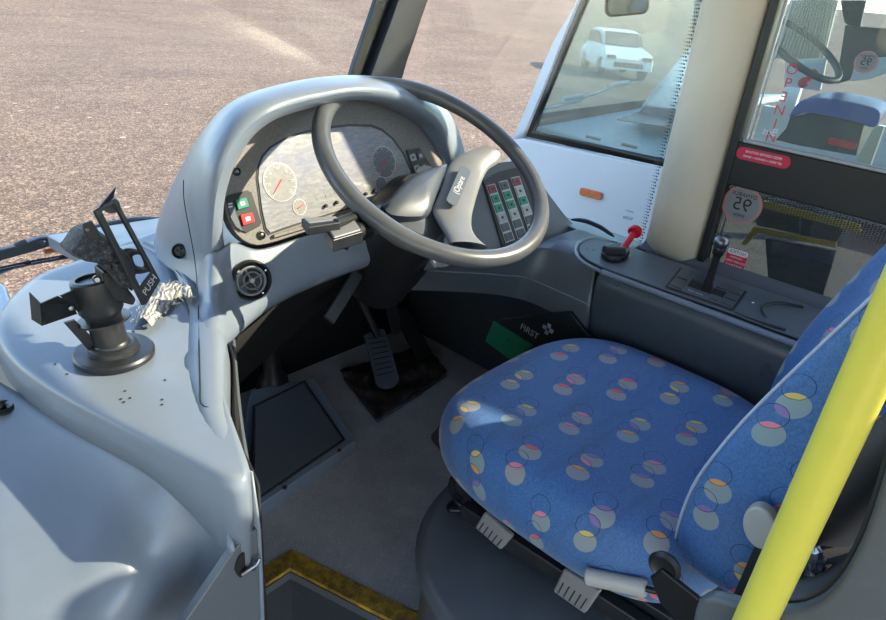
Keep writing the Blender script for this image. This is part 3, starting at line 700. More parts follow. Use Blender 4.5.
for mats, (ox, oy) in cols:
    sh = lambda p: (p[0] + ox, p[1] + oy)
    b = B(); b.poly([Sp(*sh(p), .0042) for p in (TL, TR, BR, BL)], SN * .001); stp = obj('switch_strip', b, 'outline', sp_, smooth=False)
    for i, m_ in enumerate(mats):
        a0, a1 = (i + .09) / 6, (i + .91) / 6
        q = [sh(lerp2(lerp2(TL, BL, a0), lerp2(TR, BR, a0), .1)), sh(lerp2(lerp2(TL, BL, a0), lerp2(TR, BR, a0), .9)), sh(lerp2(lerp2(TL, BL, a1), lerp2(TR, BR, a1), .9)), sh(lerp2(lerp2(TL, BL, a1), lerp2(TR, BR, a1), .1))]
        qq = [Sp(*p, .0052) for p in q]; b = B(); b.poly(qq, SN * .0022); s_ = obj('rocker_switch', b, m_, sp_, smooth=False, bevel=.0005)
        c = sum(qq, V3()) / 4 + SN * .0024
        if i < 4:
            b = B(); b.poly([c + (p + SN * .0024 - c) * .3 for p in qq], SN * .0002); obj('switch_symbol', b, 'ink', sp_, smooth=False)
# under-wheel fascia joining pod to side console
fa = [[(588, 329.5), (560, 316), (529, 302), (505, 296), (479, 293), (440, 291), (407, 290)], [(590, 305), (561, 292), (527, 277.5), (505, 275), (479, 273), (440, 271), (412, 268)],
      [(595, 272), (566, 259), (540, 253.5), (512, 255), (482, 258), (468, 260), (452, 261)], [(598, 266), (570, 252.5), (545, 248), (515, 250), (485, 254), (470, 256), (455, 257)], [(612, 240), (595, 235), (576, 230), (545, 240), (510, 247), (490, 249), (470, 250)]]
fz = [.44, .502, .565, .578, .586]
rows = [rs([Zp(x, y, z_) for x, y in l], 40) for l, z_ in zip(fa, fz)]
rows.insert(0, [p + V3((.05, .05, 0)) for p in rows[0]])
b = B(); b.grid(rows); obj('under_fascia', b, 'dash_dark', dash, solid=.004, angle=50)
b = B(); b.tube([p + V3((-.0015, -.0015, .0)) for p in rows[2]], .0018, 6); obj('fascia_crease', b, 'dash', dash)
b = B(); b.poly([Zp(598, 262, .5790), Zp(570, 250, .5790), Zp(545, 242, .5790), Zp(576, 229, .5790), V3((1.46, .98, .5790)), V3((1.49, .95, .5790)), V3((1.49, .62, .5790))], (0, 0, -.012)); obj('shoulder_top', b, 'dash', dash, bevel=.004)
b = B(); b.tube(rs([Zp(571, 219.5, .60), Zp(585, 221, .60), Zp(600, 227, .60), Zp(614, 236.5, .592)], 16), [.002, .004, .005, .0055, .006, .006, .006, .006, .006, .006, .006, .0055, .005, .005, .004, .002], 8); obj('rubber_gasket', b, 'black', dash)
# windscreen-side deck below the glass, forward of hood and pod
b = B(); b.poly([V3((.40, 1.14, .60)), V3((1.47, 1.10, .575)), V3((1.48, 1.45, .54)), V3((.40, 1.46, .56))], (0, 0, -.03)); obj('dash_deck', b, 'dash', dash, bevel=.004)
# footwell left inner wall: side panel, shade put in as near-black, with edge trim
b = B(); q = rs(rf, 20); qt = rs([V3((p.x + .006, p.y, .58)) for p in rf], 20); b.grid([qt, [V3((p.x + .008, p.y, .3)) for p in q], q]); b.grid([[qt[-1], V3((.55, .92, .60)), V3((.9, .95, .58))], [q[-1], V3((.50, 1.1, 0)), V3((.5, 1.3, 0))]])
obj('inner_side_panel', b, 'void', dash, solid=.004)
# blue-grey lower kick trim along the side (thin bright strip seen in the gap)
b = B(); b.tube(rs([Zp(233, 340, .52), Zp(236, 380, .50), Zp(240, 420, .50), Zp(246, 460, .5), Zp(249, 480, .48)], 20), .004, 8); obj('edge_strip', b, 'dash_dark', dash)

# ------------------------------------------------------------------ front pod (lower left) and flap
ws = [(-60, 352, .565), (-20, 366, .565), (0, 382, .565), (30, 399, .565), (60, 419, .565), (100, 440, .565), (150, 468, .565), (185, 488, .56), (215, 511, .553), (226, 530, .54), (232, 551, .527)]
w2_ = [(-90, 430, .53), (-40, 450, .53), (0, 463, .53), (40, 474, .53), (80, 485, .53), (115, 497, .53), (150, 511, .528), (178, 524, .515), (197, 540, .49), (207, 556, .46), (214, 574, .43)]
w3_ = [(-120, 520, .50), (-60, 535, .50), (-10, 548, .50), (35, 556, .50), (70, 562, .50), (100, 568, .50), (130, 575, .49), (152, 584, .462), (172, 594, .42), (184, 605, .385), (193, 616, .36)]
w4_ = [(-150, 640, .47), (-80, 645, .47), (-20, 650, .47), (20, 650, .47), (50, 650, .47), (75, 650, .467), (100, 652, .45), (122, 656, .42), (140, 660, .38), (152, 665, .35), (160, 672, .32)]
rows = [rs([Zp(*p) for p in l], 50) for l in (ws, w2_, w3_, w4_)]
down = [V3((p.x - .02, p.y - .10, p.z - .08)) for p in rows[-1]]
rows.append(down)
rr2 = [rs([r[i] for r in rows], 24) for i in range(50)]
b = B(); b.grid(rr2); pod = obj('front_pod', b, 'dash', solid=.004, angle=80); tag(pod, 'large smooth grey-blue moulded cover bulging below the ledge at the lower left', 'cover panel')
fpy = .487
fl_ = [(258.5, 529), (250, 532.5), (240, 543), (228, 559), (214, 580), (199, 602), (184, 624), (170, 648), (262, 660)]
fw_ = [Yp(*p, fpy) for p in fl_]
flap = thing('latch_panel', (.28, fpy, .4), 'grey upright panel with a broken latch hole beside the step', 'panel')
b = B(); b.poly(fw_, (0, .012, 0)); obj('panel_skin', b, 'dash_dark', flap, smooth=False, bevel=.0025)
cp = Yp(243, 564, fpy - .0008)
b = B(); b.poly([cp + V3((math.cos(a_ * .5236) * (.010 + .002 * random.random()), 0, math.sin(a_ * .5236) * (.017 + .003 * random.random()))) for a_ in range(12)], (0, -.0012, 0)); hole = obj('latch_recess', b, 'void', flap, smooth=False)
b = B(); b.tube(rs([cp + V3((-.004, -.004, -.010)), cp + V3((.004, -.008, -.004)), cp + V3((.012, -.008, -.003)), cp + V3((.017, -.007, .002))], 12), .0028, 8); b.tube([cp + V3((.009, -.008, -.010)), cp + V3((.011, -.008, .004))], .002, 8); obj('latch', b, 'steel', flap)
# corner face between ledge rim and flap
b = B(); g1 = [Zp(200, 464, .614), Zp(230, 479, .612), Zp(247, 476, .612), Zp(251, 470, .610)]
g2 = [Zp(197, 496, .563), Zp(216, 512, .553), Zp(232, 551, .527), Yp(259, 530, .484)]
g1 = rs([Zp(185, 459, .607), Zp(212, 474, .606), Zp(234, 482, .606), Zp(246, 481, .606), Zp(251, 474, .606)], 16)
g2 = rs([Zp(178, 484, .565), Zp(203, 503, .558), Zp(222, 525, .545), Zp(236, 552, .525), Yp(259, 531, .484)], 16)
b.grid([[Zp(251, 473, .606), V3((.275, .56, .60))], [Yp(259, 531, .484), V3((.285, .57, .50))], [V3((.286, .487, .1)), V3((.286, .58, .1))]])
obj('ledge_corner', b, 'dash', dash, solid=.003, angle=60)
# black round rubber bung at far left on the pod
b = B(); pc = Zp(3, 409, .553); b.lathe([(.016, 0), (.017, .003), (.012, .006), (.009, .004), (0, .004)], pc, (0, 0, 1), 28); b.tube([pc + V3((0, 0, .004)), pc + V3((-.012, .01, .016))], [.006, .004], 10); o = obj('rubber_bung', b, 'black'); tag(o, 'black rubber bung on the pod at the far left edge', 'bung')

# ------------------------------------------------------------------ STEERING WHEEL
WC = V3((.882, .797, .808)); WN = V3((-.0385, -.508, .8605)).normalized()
wx, wy, _ = frame_of(WN, (1, 0, 0))
sw_ = thing('steering_wheel', WC, 'large thin-rimmed grey steering wheel with a badge on its pad', 'steering wheel')
RR = .2235
b = B(); rows = []
for k in range(96):
    a = 2 * math.pi * k / 96; d = wx * math.cos(a) + wy * math.sin(a)
    rows.append([WC + d * RR + d * (math.cos(q) * .0165) + WN * (math.sin(q) * .0155) for q in [2 * math.pi * j / 16 for j in range(16)]])
b.grid(rows, closed=True, closed_r=True); obj('rim', b, 'rubber', sw_)
def Wp(x, y, w=0): return Pl(x, y, WC + WN * w, WN)
padL = [(481, 146, 0.004), (468, 150, -.004), (456, 156, -.012), (448.5, 163, -.02), (443.5, 178, -.024), (437.5, 194, -.026), (431, 209, -.028), (437, 222, -.024), (444, 233, -.012), (449, 243, -.004)]
padR = [(503, 157, 0.002), (499, 164, -.004), (491, 168.5, -.008), (486, 176, -.012), (480.5, 190, -.014), (476.5, 204, -.014), (473.5, 218, -.012), (474, 230, -.008), (480, 240, -.003), (489, 247, -.002)]
n_ = 30; A = rs([Wp(*p) for p in padL], n_); C = rs([Wp(*p) for p in padR], n_)
rows = [A, [a * .85 + c * .15 + WN * .006 for a, c in zip(A, C)], [a * .5 + c * .5 + WN * .009 for a, c in zip(A, C)], [a * .15 + c * .85 + WN * .005 for a, c in zip(A, C)], C]
lowr = [[p - WN * .012 + (C[i] - p) * .10 for i, p in enumerate(A)], [p - WN * .012 + (A[i] - p) * .10 for i, p in enumerate(C)]]
b = B(); b.grid([lowr[0]] + rows + [lowr[1]] + [lowr[0]]); b.bm.faces.new([b.bm.verts.new(p) for p in (A[0], rows[2][0], C[0], lowr[1][0], lowr[0][0])]); obj('centre_pad', b, 'pad', sw_, angle=60, sub=1)
# dome (horn pad / boss cover) sitting lower
dL = [(447.5, 164.5), (440, 166), (431, 168.5), (421, 172), (411, 177), (401, 185.5), (392, 196), (384.5, 207), (390, 214), (401, 216), (414, 216.5), (425, 215.5), (431, 211), (436, 198), (442, 182)]
d0 = rs([Wp(p[0], p[1], -.028) for p in dL], 48, True); c = sum(d0, V3()) / 48
b = B(); b.grid([[p - WN * .05 + (c - p) * .06 for p in d0], [p - WN * .01 for p in d0], d0, [p + (c - p) * .15 + WN * .007 for p in d0], [p + (c - p) * .45 + WN * .014 for p in d0], [p + (c - p) * .8 + WN * .017 for p in d0], [p + (c - p) * .99 + WN * .0175 for p in d0]], closed=True); obj('horn_boss', b, 'hub', sw_, angle=50)
# dark lower skirt under the boss and pad
dl = rs([Wp(p[0], p[1], -.045) for p in [(444, 232), (436, 236), (424, 235), (408, 228), (394, 219), (388, 212), (400, 205), (430, 205), (445, 215)]], 30, True); c = sum(dl, V3()) / 30
b = B(); b.grid([[p - WN * .05 for p in dl], dl, [c + (p - c) * .1 + WN * .006 for p in dl]], closed=True); obj('boss_skirt', b, 'hub', sw_)
def Wq(x, y, w): return Wp(x, y, w)
bt, bb = Wq(465.5, 169, -.004), Wq(450, 205.5, -.009)
bc = (bt + bb) / 2; by = (bt - bb).normalized(); bl = (bt - bb).length
bx = by.cross(WN).normalized(); bz = bx.cross(by)
bc = bc + bz * .0025
b = B(); b.poly(rrect(bc, bx, by, .023, bl, .008), bz * .002); bd = obj('badge', b, 'dash_dark', sw_, smooth=False, bevel=.0008); lab(bd, 'blue-grey oblong badge with pale lettering')
text('lettering', '(Optare', .0165, bc + bz * .0022, by, -bx, 'mark', bd)

# ------------------------------------------------------------------ STEERING COLUMN and stalks
colm = thing('steering_column', (.93, .98, .4), 'black steering column shroud with two grey switch stalks', 'steering column')
b = B(); base = V3((.950, 1.02, .47)); topc = WC - WN * .07
ax_ = (topc - base); L = ax_.length; ax_n = ax_.normalized()
b.lathe([(.075, 0), (.088, L * .35), (.086, L * .7), (.070, L * .9), (.045, L)], base, ax_n, 28); obj('column_shroud', b, 'black', colm)
b = B(); b.lathe([(.02, -.02), (.024, .05), (.03, .06)], WC - WN * .09, WN, 20); obj('wheel_shaft', b, 'blackm', colm)
sc1 = [(301, 220), (303, 216.5), (333, 215), (338, 219), (333, 229), (308, 230)]
def stalk(px, y, name):
    q = [Yp(*p, y) for p in px]; return q
def block(pxt, z, dz, y_off, mat, name, par, grow=0):
    q = [Zp(*p, z) for p in pxt]; b = B(); b.poly(q, (0, 0, -dz)); return obj(name, b, mat, par, smooth=False, bevel=.0025, seg=3)
# top plates facing up, bodies running to the column
s1_ = block([(301, 218), (337, 216.5), (341, 222), (308, 227)], .775, .014, 0, 'blackm', 'stalk_head', colm)
block([(303, 217.5), (336, 216), (338, 219), (309, 222.5)], .7765, .003, 0, 'leverd', 'stalk_plate', s1_)
s2_ = block([(324, 228), (350, 214.5), (358, 222), (363, 231), (333, 240)], .760, .020, 0, 'blackm', 'stalk_head', colm)
s3_ = block([(326, 226.5), (351, 215), (361, 229), (334, 237)], .763, .004, 0, 'leverd', 'stalk_plate', s2_)
b = B(); q1 = Zp(346, 236, .745); b.tube([q1, topc + V3((-.02, 0, -.03))], [.016, .024], 12); b.tube([Zp(335, 224, .77), topc + V3((-.03, .02, -.02))], [.008, .014], 10); obj('stalk_arm', b, 'black', colm)
b = B(); a_, c_ = Yp(365, 274, .93), Yp(321, 318, .96); b.box((a_ + c_) / 2, ((a_ - c_).length, .03, .014), frame_of(V3((0, -1, .5)), a_ - c_)); 
obj('adjuster_lever', b, 'charcoal', colm, smooth=False, bevel=.004)
b = B(); b.tube(rs([Yp(376, 262, .94), Yp(387, 285, .95), Yp(392, 310, 1.0), Yp(396, 330, 1.08)], 14), .014, 12); obj('lower_column', b, 'black', colm)
b = B(); b.tube(rs([Yp(345, 245, .93), Yp(350, 262, .94), Yp(366, 275, .96)], 10), .006, 8); b.tube([Yp(391, 274, .92), Yp(403, 268, .93)], .004, 8); obj('clamp_bolt', b, 'steel', colm)

# ------------------------------------------------------------------ footwell items
# hatch box on the floor
hz = .045
ho = [Zp(*p, hz) for p in ((253, 512), (353, 441), (358, 436), (356, 432), (307, 378), (300, 374), (232, 405), (240, 470))]
hat = thing('floor_hatch', (.7, 1.1, 0), 'grey raised plastic hatch with two screws on the cab floor', 'hatch')
b = B(); b.poly([Zp(253, 510, hz - .012), Zp(357, 441, hz - .012), Zp(315, 377, hz + .03), Zp(250, 390, hz + .04), Zp(246, 420, hz + .02)], (0, 0, -.035)); 
obj('hatch_body', b, 'dash', hat, smooth=False, bevel=.004)
hp = [Zp(254, 500, hz - .006), Zp(342, 440, hz - .006), Zp(304, 384, hz + .034), Zp(255, 408, hz + .034)]
b = B(); b.poly(hp, (0, 0, .004)); obj('hatch_lid', b, 'dash_dark', hat, smooth=False, bevel=.003)
c = sum(hp, V3()) / 4
b = B()
for i in range(4): b.tube([c + (hp[i] - c) * 1.04 + V3((0, 0, .003)), c + (hp[(i + 1) % 4] - c) * 1.04 + V3((0, 0, .003))], .0028, 8)
obj('hatch_beading', b, 'ink', hat)
for p in ((285, 488), (339.5, 450.5)):
    b = B(); b.lathe([(.0055, 0), (.0055, .003), (.003, .005), (0, .005)], Zp(*p, hz - .011), (0, 0, 1), 14); obj('hatch_screw', b, 'black', hat)
# left black pedal / rubber boot on the floor behind hatch
b = B(); b.lathe([(.055, 0), (.058, .02), (.045, .035), (.05, .05), (.038, .065), (.042, .08), (.025, .11), (.02, .2)], (.86, 1.33, .0), (-.1, -.1, 1), 28); o = obj('rubber_boot', b, 'black'); tag(o, 'black ribbed rubber boot at the back of the footwell left of the pedals', 'boot')
# pedal tray with crumpled plastic
tr = [Zp(378, 421, .004), Zp(447, 374, .004), Zp(425, 345, .004), Zp(340, 372, .004)]
b = B(); rows = []
for i in range(22):
    row = []
    for j in range(22):
        u_, v_ = i / 21, j / 21
        p = (tr[0] * (1 - u_) + tr[1] * u_) * (1 - v_) + (tr[3] * (1 - u_) + tr[2] * u_) * v_
        h = .010 * noise.noise(p * 18) + .010 * abs(noise.noise(p * 40)) + .006
        row.append(p + V3((0, 0, max(h, .001))))
    rows.append(row)
b.grid(rows); o = obj('pedal_tray', b, 'tray', solid=.002, angle=80); tag(o, 'crumpled dirty black mat under the brake pedal', 'mat')
b = B(); b.tube([Zp(378, 422, .006), Zp(447, 375, .006)], .0018, 8); b.tube([Zp(378, 422, .006), Zp(344, 378, .006)], .0018, 8); obj('mat_edging', b, 'steel', o)
ped = thing('brake_pedal', (1.17, 1.2, 0), 'long ribbed grey brake pedal standing on the footwell floor', 'pedal')
pp = [Zp(376, 384, .025), Zp(382, 388.5, .02), Zp(391, 388.5, .02), Zp(399, 381, .03), Zp(397, 370, .05), Zp(386, 333, .12), Zp(381, 329, .125), Zp(365, 335, .115), Zp(366, 342, .105), Zp(374, 374, .04)]
b = B(); b.poly(rs(pp, 40, True), (.006, .010, -.008)); obj('pedal_plate', b, 'leverd' if 0 else 'plate', ped, bevel=.002)
b = B()
for k in range(9):
    u_ = k / 8; a_ = Zp(368.5 + 9.5 * u_, 339 + 42 * u_, .112 - .085 * u_) + V3((0, 0, .002)); c_ = Zp(386 + 9 * u_, 336 + 41 * u_, .116 - .08 * u_) + V3((0, 0, .002)); b.tube([a_, c_], .0016, 6)
obj('pedal_ribs', b, 'blackm', ped)
b = B(); b.tube([Zp(378, 340, .11) + V3((.01, .01, 0)), V3((1.2, 1.40, .26))], .012, 10); obj('pedal_arm', b, 'black', ped)
# second pedal (accelerator), darker
ped2 = thing('accelerator_pedal', (1.4, 1.2, 0), 'dark accelerator pedal at the right of the footwell', 'pedal')
b = B(); b.poly([V3((1.32, 1.20, .02)), V3((1.39, 1.20, .02)), V3((1.39, 1.34, .14)), V3((1.33, 1.34, .14))], (0, .006, -.008)); obj('pedal_plate', b, 'black', ped2, smooth=False, bevel=.002)
b = B(); b.tube([V3((1.36, 1.33, .125)), V3((1.36, 1.42, .15))], .008, 8); obj('pedal_arm', b, 'black', ped2)
# first aid box against the side wall
fa_ = thing('first_aid_box', Xp(515, 345, 1.20), 'black first aid kit with green end panel under the side console', 'first aid kit')
Xf = 1.20
def Xq(x, y): return Xp(x, y, Xf)
b = B(); b.poly([Xq(499, 319), Xq(570, 312), Xq(600, 350), Xq(560, 372), Xq(528, 357), Xq(497, 330)], (.012, 0, 0)); obj('kit_body', b, 'black', fa_, smooth=False, bevel=.003)
b = B(); b.poly([Xq(494.5, 320.5), Xq(534, 344.5), Xq(514, 361), Xq(486, 340.5)], (-.006, 0, 0)); obj('green_panel', b, 'grn2', fa_, smooth=False, bevel=.002)
b = B(); b.lathe([(.0022, 0), (.002, .002)], Xq(509, 339.5) + V3((-.006, 0, 0)), (-1, 0, 0), 12); obj('panel_stud', b, 'steel', fa_)
fdx = (Xq(540, 340.5) - Xq(517, 325.5)).normalized(); fdy = V3((-1, 0, 0)).cross(fdx); 
text('lettering', 'FIRST', .0235, Xq(529.5, 331.5) + V3((-.0005, 0, 0)), fdx, fdy, 'outline', fa_)
cr = Xq(548, 329) + V3((-.0006, 0, 0)); b = B(); b.box(cr, (.03, .010, .0008), (fdx, fdy, V3((-1, 0, 0)))); b.box(cr, (.010, .03, .0008), (fdx, fdy, V3((-1, 0, 0)))); obj('cross_mark', b, 'outline', fa_, smooth=False, weld=False)

# ------------------------------------------------------------------ SIDE CONSOLE
con = thing('side_console', (1.35, .1, 0), 'long slate-grey console below the driver window carrying brake and gear levers', 'console')
ys = [.598, .50, .35, .2, .05, -.15, -.45]
def prof(y):
    bow = -.002 * math.sin(min(1, max(0, (.6 - y) / .9)) * math.pi)
    return [V3((1.30, y, .02)), V3((1.255 - bow, y, .10)), V3((1.228 - bow, y, .35)), V3((1.219 - bow, y, .50)), V3((1.218 - bow, y, .545)), V3((1.222 - bow, y, .566)), V3((1.232 - bow, y, .577)), V3((1.248 - bow, y, .580)), V3((1.262 - bow, y, .577)), V3((1.30, y, .576)), V3((1.483, y, .576))]
b = B(); b.grid([prof(y) for y in ys]); b.poly(prof(.598) + [V3((1.483, .598, .02))]); obj('console_shell', b, 'console', con, angle=50, solid=.003)
# crease line along the inner edge and the vertical seam
b = B(); b.tube([V3((prof(y)[8].x - .002, y, .5785)) for y in (.6, .5, .35, .2, .05, -.15, -.4)], .0022, 6); obj('edge_groove', b, 'ink', con)
b = B(); b.tube([V3((prof(y)[5].x + .010, y, .5755)) for y in (.597, .5, .35, .2, .05, -.15, -.44)], .0085, 10, flat=.7); obj('edge_moulding', b, 'dash', con)
# dark inset plate
pl_out = [(580, 255), (579, 250), (581, 245.5), (588, 242), (597, 241), (608, 242.5), (634, 250), (668, 261), (704, 272.5), (740, 284), (790, 301), (812, 309), (800, 341), (770, 329.5), (730, 314), (700, 303.5), (660, 289.5), (625, 277), (600, 268), (587, 261.5)]
plw = [Zp(*p, .581) for p in pl_out]
plw = [V3((min(p.x, 1.452), p.y, p.z)) for p in plw]
plw = plw[:11] + [V3((1.45, -.4, .581)), V3((1.272, -.4, .581))] + plw[13:]
b = B(); b.poly(plw, (0, 0, .005)); obj('inset_plate', b, 'plate', con, smooth=False, bevel=.002)
# lighter moulding at the front of the console around the plate
b = B(); b.tube(rs([Zp(600, 271, .58), Zp(585, 263.5, .582), Zp(577, 256, .584), Zp(575.5, 249, .584), Zp(579, 242.5, .584), Zp(588, 239, .584), Zp(600, 238.5, .582), Zp(618, 243, .582)], 30), .005, 8, flat=.7); obj('front_moulding', b, 'dash', con)
# window sill trim
b = B(); b.poly([V3((1.452, .62, .576)), V3((1.452, -.45, .576)), V3((1.484, -.45, .598)), V3((1.484, .62, .598))], (0, 0, -.02)); obj('sill_strip', b, 'dash_dark', con, smooth=False, bevel=.003)
# screws/dots near the front
for p in ((586.8, 248.2), (593.5, 249.8)):
    b = B(); b.lathe([(.0026 if p[0] < 590 else .0036, 0), (.002, .001)], Zp(*p, .586), (0, 0, 1), 12); obj('plate_hole', b, 'ink', con)
b = B(); b.lathe([(.0035, 0), (.003, .0015)], Zp(752.8, 302.4, .586), (0, 0, 1), 12); obj('plate_screw', b, 'chrome', con)
b = B(); b.lathe([(.0026, 0), (.002, .001)], Zp(633, 246.5, .586), (0, 0, 1), 12); obj('plate_mark', b, 'redsw', con)
# parking brake
pbk = Zp(614, 256, .586)
b = B(); hz_ = pbk + V3((0, 0, .002))
q = [Zp(601, 256, .588), Zp(603, 251.5, .588), Zp(611, 247.5, .588), Zp(622, 246.5, .588), Zp(629, 251, .588), Zp(628, 257, .588), Zp(619, 262, .588), Zp(608, 261, .588)]
b.poly(rs(q, 26, True), (0, 0, .010)); hb = obj('brake_housing', b, 'black', con, bevel=.003)
b = B(); cbar = Zp(612, 252, .600); b.tube([cbar + V3((-.014, .014, 0)), cbar + V3((.020, -.020, 0))], .0135, 18); obj('brake_drum', b, 'black', hb)
ls, le = Zp(622, 250, .600), Yp(634, 233, Zp(622, 250, .600).y + .005)
b = B(); b.tube([ls, ls.lerp(le, .5), le], [.0085, .0078, .0082], 14); bl_ = obj('brake_lever', b, 'red', con); lab(bl_, 'bright red parking brake lever')
b = B(); dd = (le - ls).normalized(); b.lathe([(.008, -.004), (.0160, 0), (.0172, .006), (.0150, .013), (.008, .0165), (0, .017)], le, dd, 24); obj('lever_knob', b, 'red', bl_)
# gear selector
gp = [(665, 287), (680, 268), (747, 292), (733, 311)]
gq = [Zp(*p, .587) for p in gp]
b = B(); b.poly(gq, (0, 0, .0015)); gs = obj('gear_surround', b, 'ink', con, smooth=False)
c = sum(gq, V3()) / 4
b = B(); b.poly([c + (p - c) * .93 + V3((0, 0, .0016)) for p in gq], (0, 0, .0012)); obj('gear_plate', b, 'plate', gs, smooth=False)
def gl(u_, v_): return gq[0] * (1 - u_) * (1 - v_) + gq[3] * u_ * (1 - v_) + gq[2] * u_ * v_ + gq[1] * (1 - u_) * v_
for (u0, u1, v0, v1) in ((.05, .22, .50, .92), (.05, .22, .08, .44), (.26, .42, .62, .92), (.80, .96, .08, .30), (.80, .96, .36, .60), (.80, .96, .66, .92), (.62, .77, .10, .30), (.62, .77, .66, .92)):
    b = B(); b.poly([gl(u0, v0) + V3((0, 0, .003)), gl(u1, v0) + V3((0, 0, .003)), gl(u1, v1) + V3((0, 0, .003)), gl(u0, v1) + V3((0, 0, .003))], (0, 0, .002)); obj('gear_button', b, 'console', gs, smooth=False, bevel=.0006)
b = B(); b.poly([gl(.26, .30) + V3((0, 0, .003)), gl(.78, .30) + V3((0, 0, .003)), gl(.78, .60) + V3((0, 0, .003)), gl(.26, .60) + V3((0, 0, .003))], (0, 0, .0004)); obj('gear_slot', b, 'void', gs, smooth=False)
gx = (gq[3] - gq[0]).normalized(); gy = V3((0, 0, 1)).cross(gx)
text('lettering', 'R N 1 2 3 4', .0065, gl(.42, .14) + V3((0, 0, .0034)), gx, gy, 'stkwhite', gs)
b = B(); b.lathe([(.0032, 0), (.0028, .0008)], gl(.70, .17) + V3((0, 0, .003)), (0, 0, 1), 12); obj('indicator_dot', b, 'redsw', gs)
g0 = gl(.52, .45) + V3((0, 0, .002)); g1_ = Yp(719, 250, g0.y - .006)
b = B(); b.tube([g0, g0.lerp(g1_, .35), g0.lerp(g1_, .7), g1_], [.0125, .0085, .0075, .0085], 16); glv = obj('gear_lever', b, 'black', con); lab(glv, 'black gear lever with a shiny ball grip')
dd = (g1_ - g0).normalized(); b = B(); b.lathe([(.009, -.012), (.0115, -.006), (.012, 0), (.0125, .006), (.0105, .010)], g1_, dd, 20); obj('grip_collar', b, 'black', glv)
b = B(); b.lathe([(.008, .004), (.0125, .010), (.0150, .017), (.0140, .024), (.0095, .029), (0, .031)], g1_, dd, 24); obj('lever_knob', b, 'steel', glv)
# U shaped cup ring groove
U1 = [Zp(*p, .588) for p in ((803, 307), (785, 303.5), (772, 303), (764, 305.5), (762, 310.5), (766, 317))]
b = B(); b.tube(rs(U1, 26), [.004 - .0025 * (i / 25) ** 2 for i in range(26)], 8, flat=.8); obj('cup_ring', b, 'black', con)
U2 = [Zp(*p, .588) for p in ((735, 312), (752, 319), (770, 325), (786, 330), (775, 329), (760, 326))]
b = B(); b.tube(rs(U2[:4], 20), [.0012 + .0025 * i / 19 for i in range(20)], 8, flat=.8); obj('cup_ring', b, 'black', con)

# ------------------------------------------------------------------ SEAT
seat = thing('driver_seat', (.97, .3, 0), 'blue patterned driver seat on a black moulded pedestal', 'seat')
CX, CY, HX, HY = .942, .368, .274, .280
def sup(cx, cy, hx, hy, e, n=72):
    out = []
    for k in range(n):
        a = 2 * math.pi * k / n; c_, s_ = math.cos(a), math.sin(a)
        out.append((cx + hx * math.copysign(abs(c_) ** (2 / e), c_), cy + hy * math.copysign(abs(s_) ** (2 / e), s_)))
    return out
# pedestal
b = B(); rows = []
for s_, z_ in ((.955, .0), (.955, .10), (.96, .19), (.97, .20), (1.0, .206), (1.0, .218), (.985, .226), (.95, .228), (.5, .232), (.01, .232)):
    rows.append([V3((.918 + .375 * s_ * (math.copysign(abs(math.cos(a)) ** .72, math.cos(a))), .27 + .345 * s_ * (math.copysign(abs(math.sin(a)) ** .72, math.sin(a))), z_)) for a in [2 * math.pi * k / 72 for k in range(72)]])
b.grid(rows, closed=True)
M['ped'] = flat('black_gloss_pedestal', (88, 94, 100), .28, var=.12, vs=10)
obj('pedestal', b, 'ped', seat, angle=50)
# runner and side rail
b = B(); b.box((1.0, .33, .27), (.42, .36, .07)); obj('slide_base', b, 'black', seat, smooth=False, bevel=.006)
ra_, rb_ = V3((.712, .508, .275)), V3((.735, .10, .275)); dr = (rb_ - ra_).normalized(); fxr = (dr, V3((0, 0, 1)).cross(dr), V3((0, 0, 1)))
b = B(); b.box((ra_ + rb_) / 2, ((rb_ - ra_).length, .022, .032), fxr); b.box((ra_ + rb_) / 2 + V3((.03, 0, .016)), ((rb_ - ra_).length, .03, .03), fxr); obj('side_rail', b, 'blackm', seat, smooth=False, bevel=.003, weld=False)
def paddle(px0, px1, px2, px3, name='release_paddle', tx=0):
    q = [Xp(*px0, .70), Xp(*px1, .70), Xp(*px2, .692), Xp(*px3, .692)]
    c = sum(q, V3()) / 4; b = B(); b.poly(q, (.012, 0, .0)); o_ = obj(name, b, 'leverd', seat, smooth=False, bevel=.0045, seg=3)
    b = B()
    for k in range(5):
        u_ = .16 + .17 * k; a1 = q[0].lerp(q[1], u_).lerp(q[3].lerp(q[2], u_), .45); a2 = q[0].lerp(q[1], u_).lerp(q[3].lerp(q[2], u_), .88); b.tube([a1 + V3((-.0004, 0, 0)), a2 + V3((-.0004, 0, 0))], .0011, 6)
    obj('grip_ridge', b, 'blackm', o_)
paddle((484, 512), (512, 537), (500, 551), (474, 528))
paddle((563, 569), (600, 592), (584, 615), (552, 592))
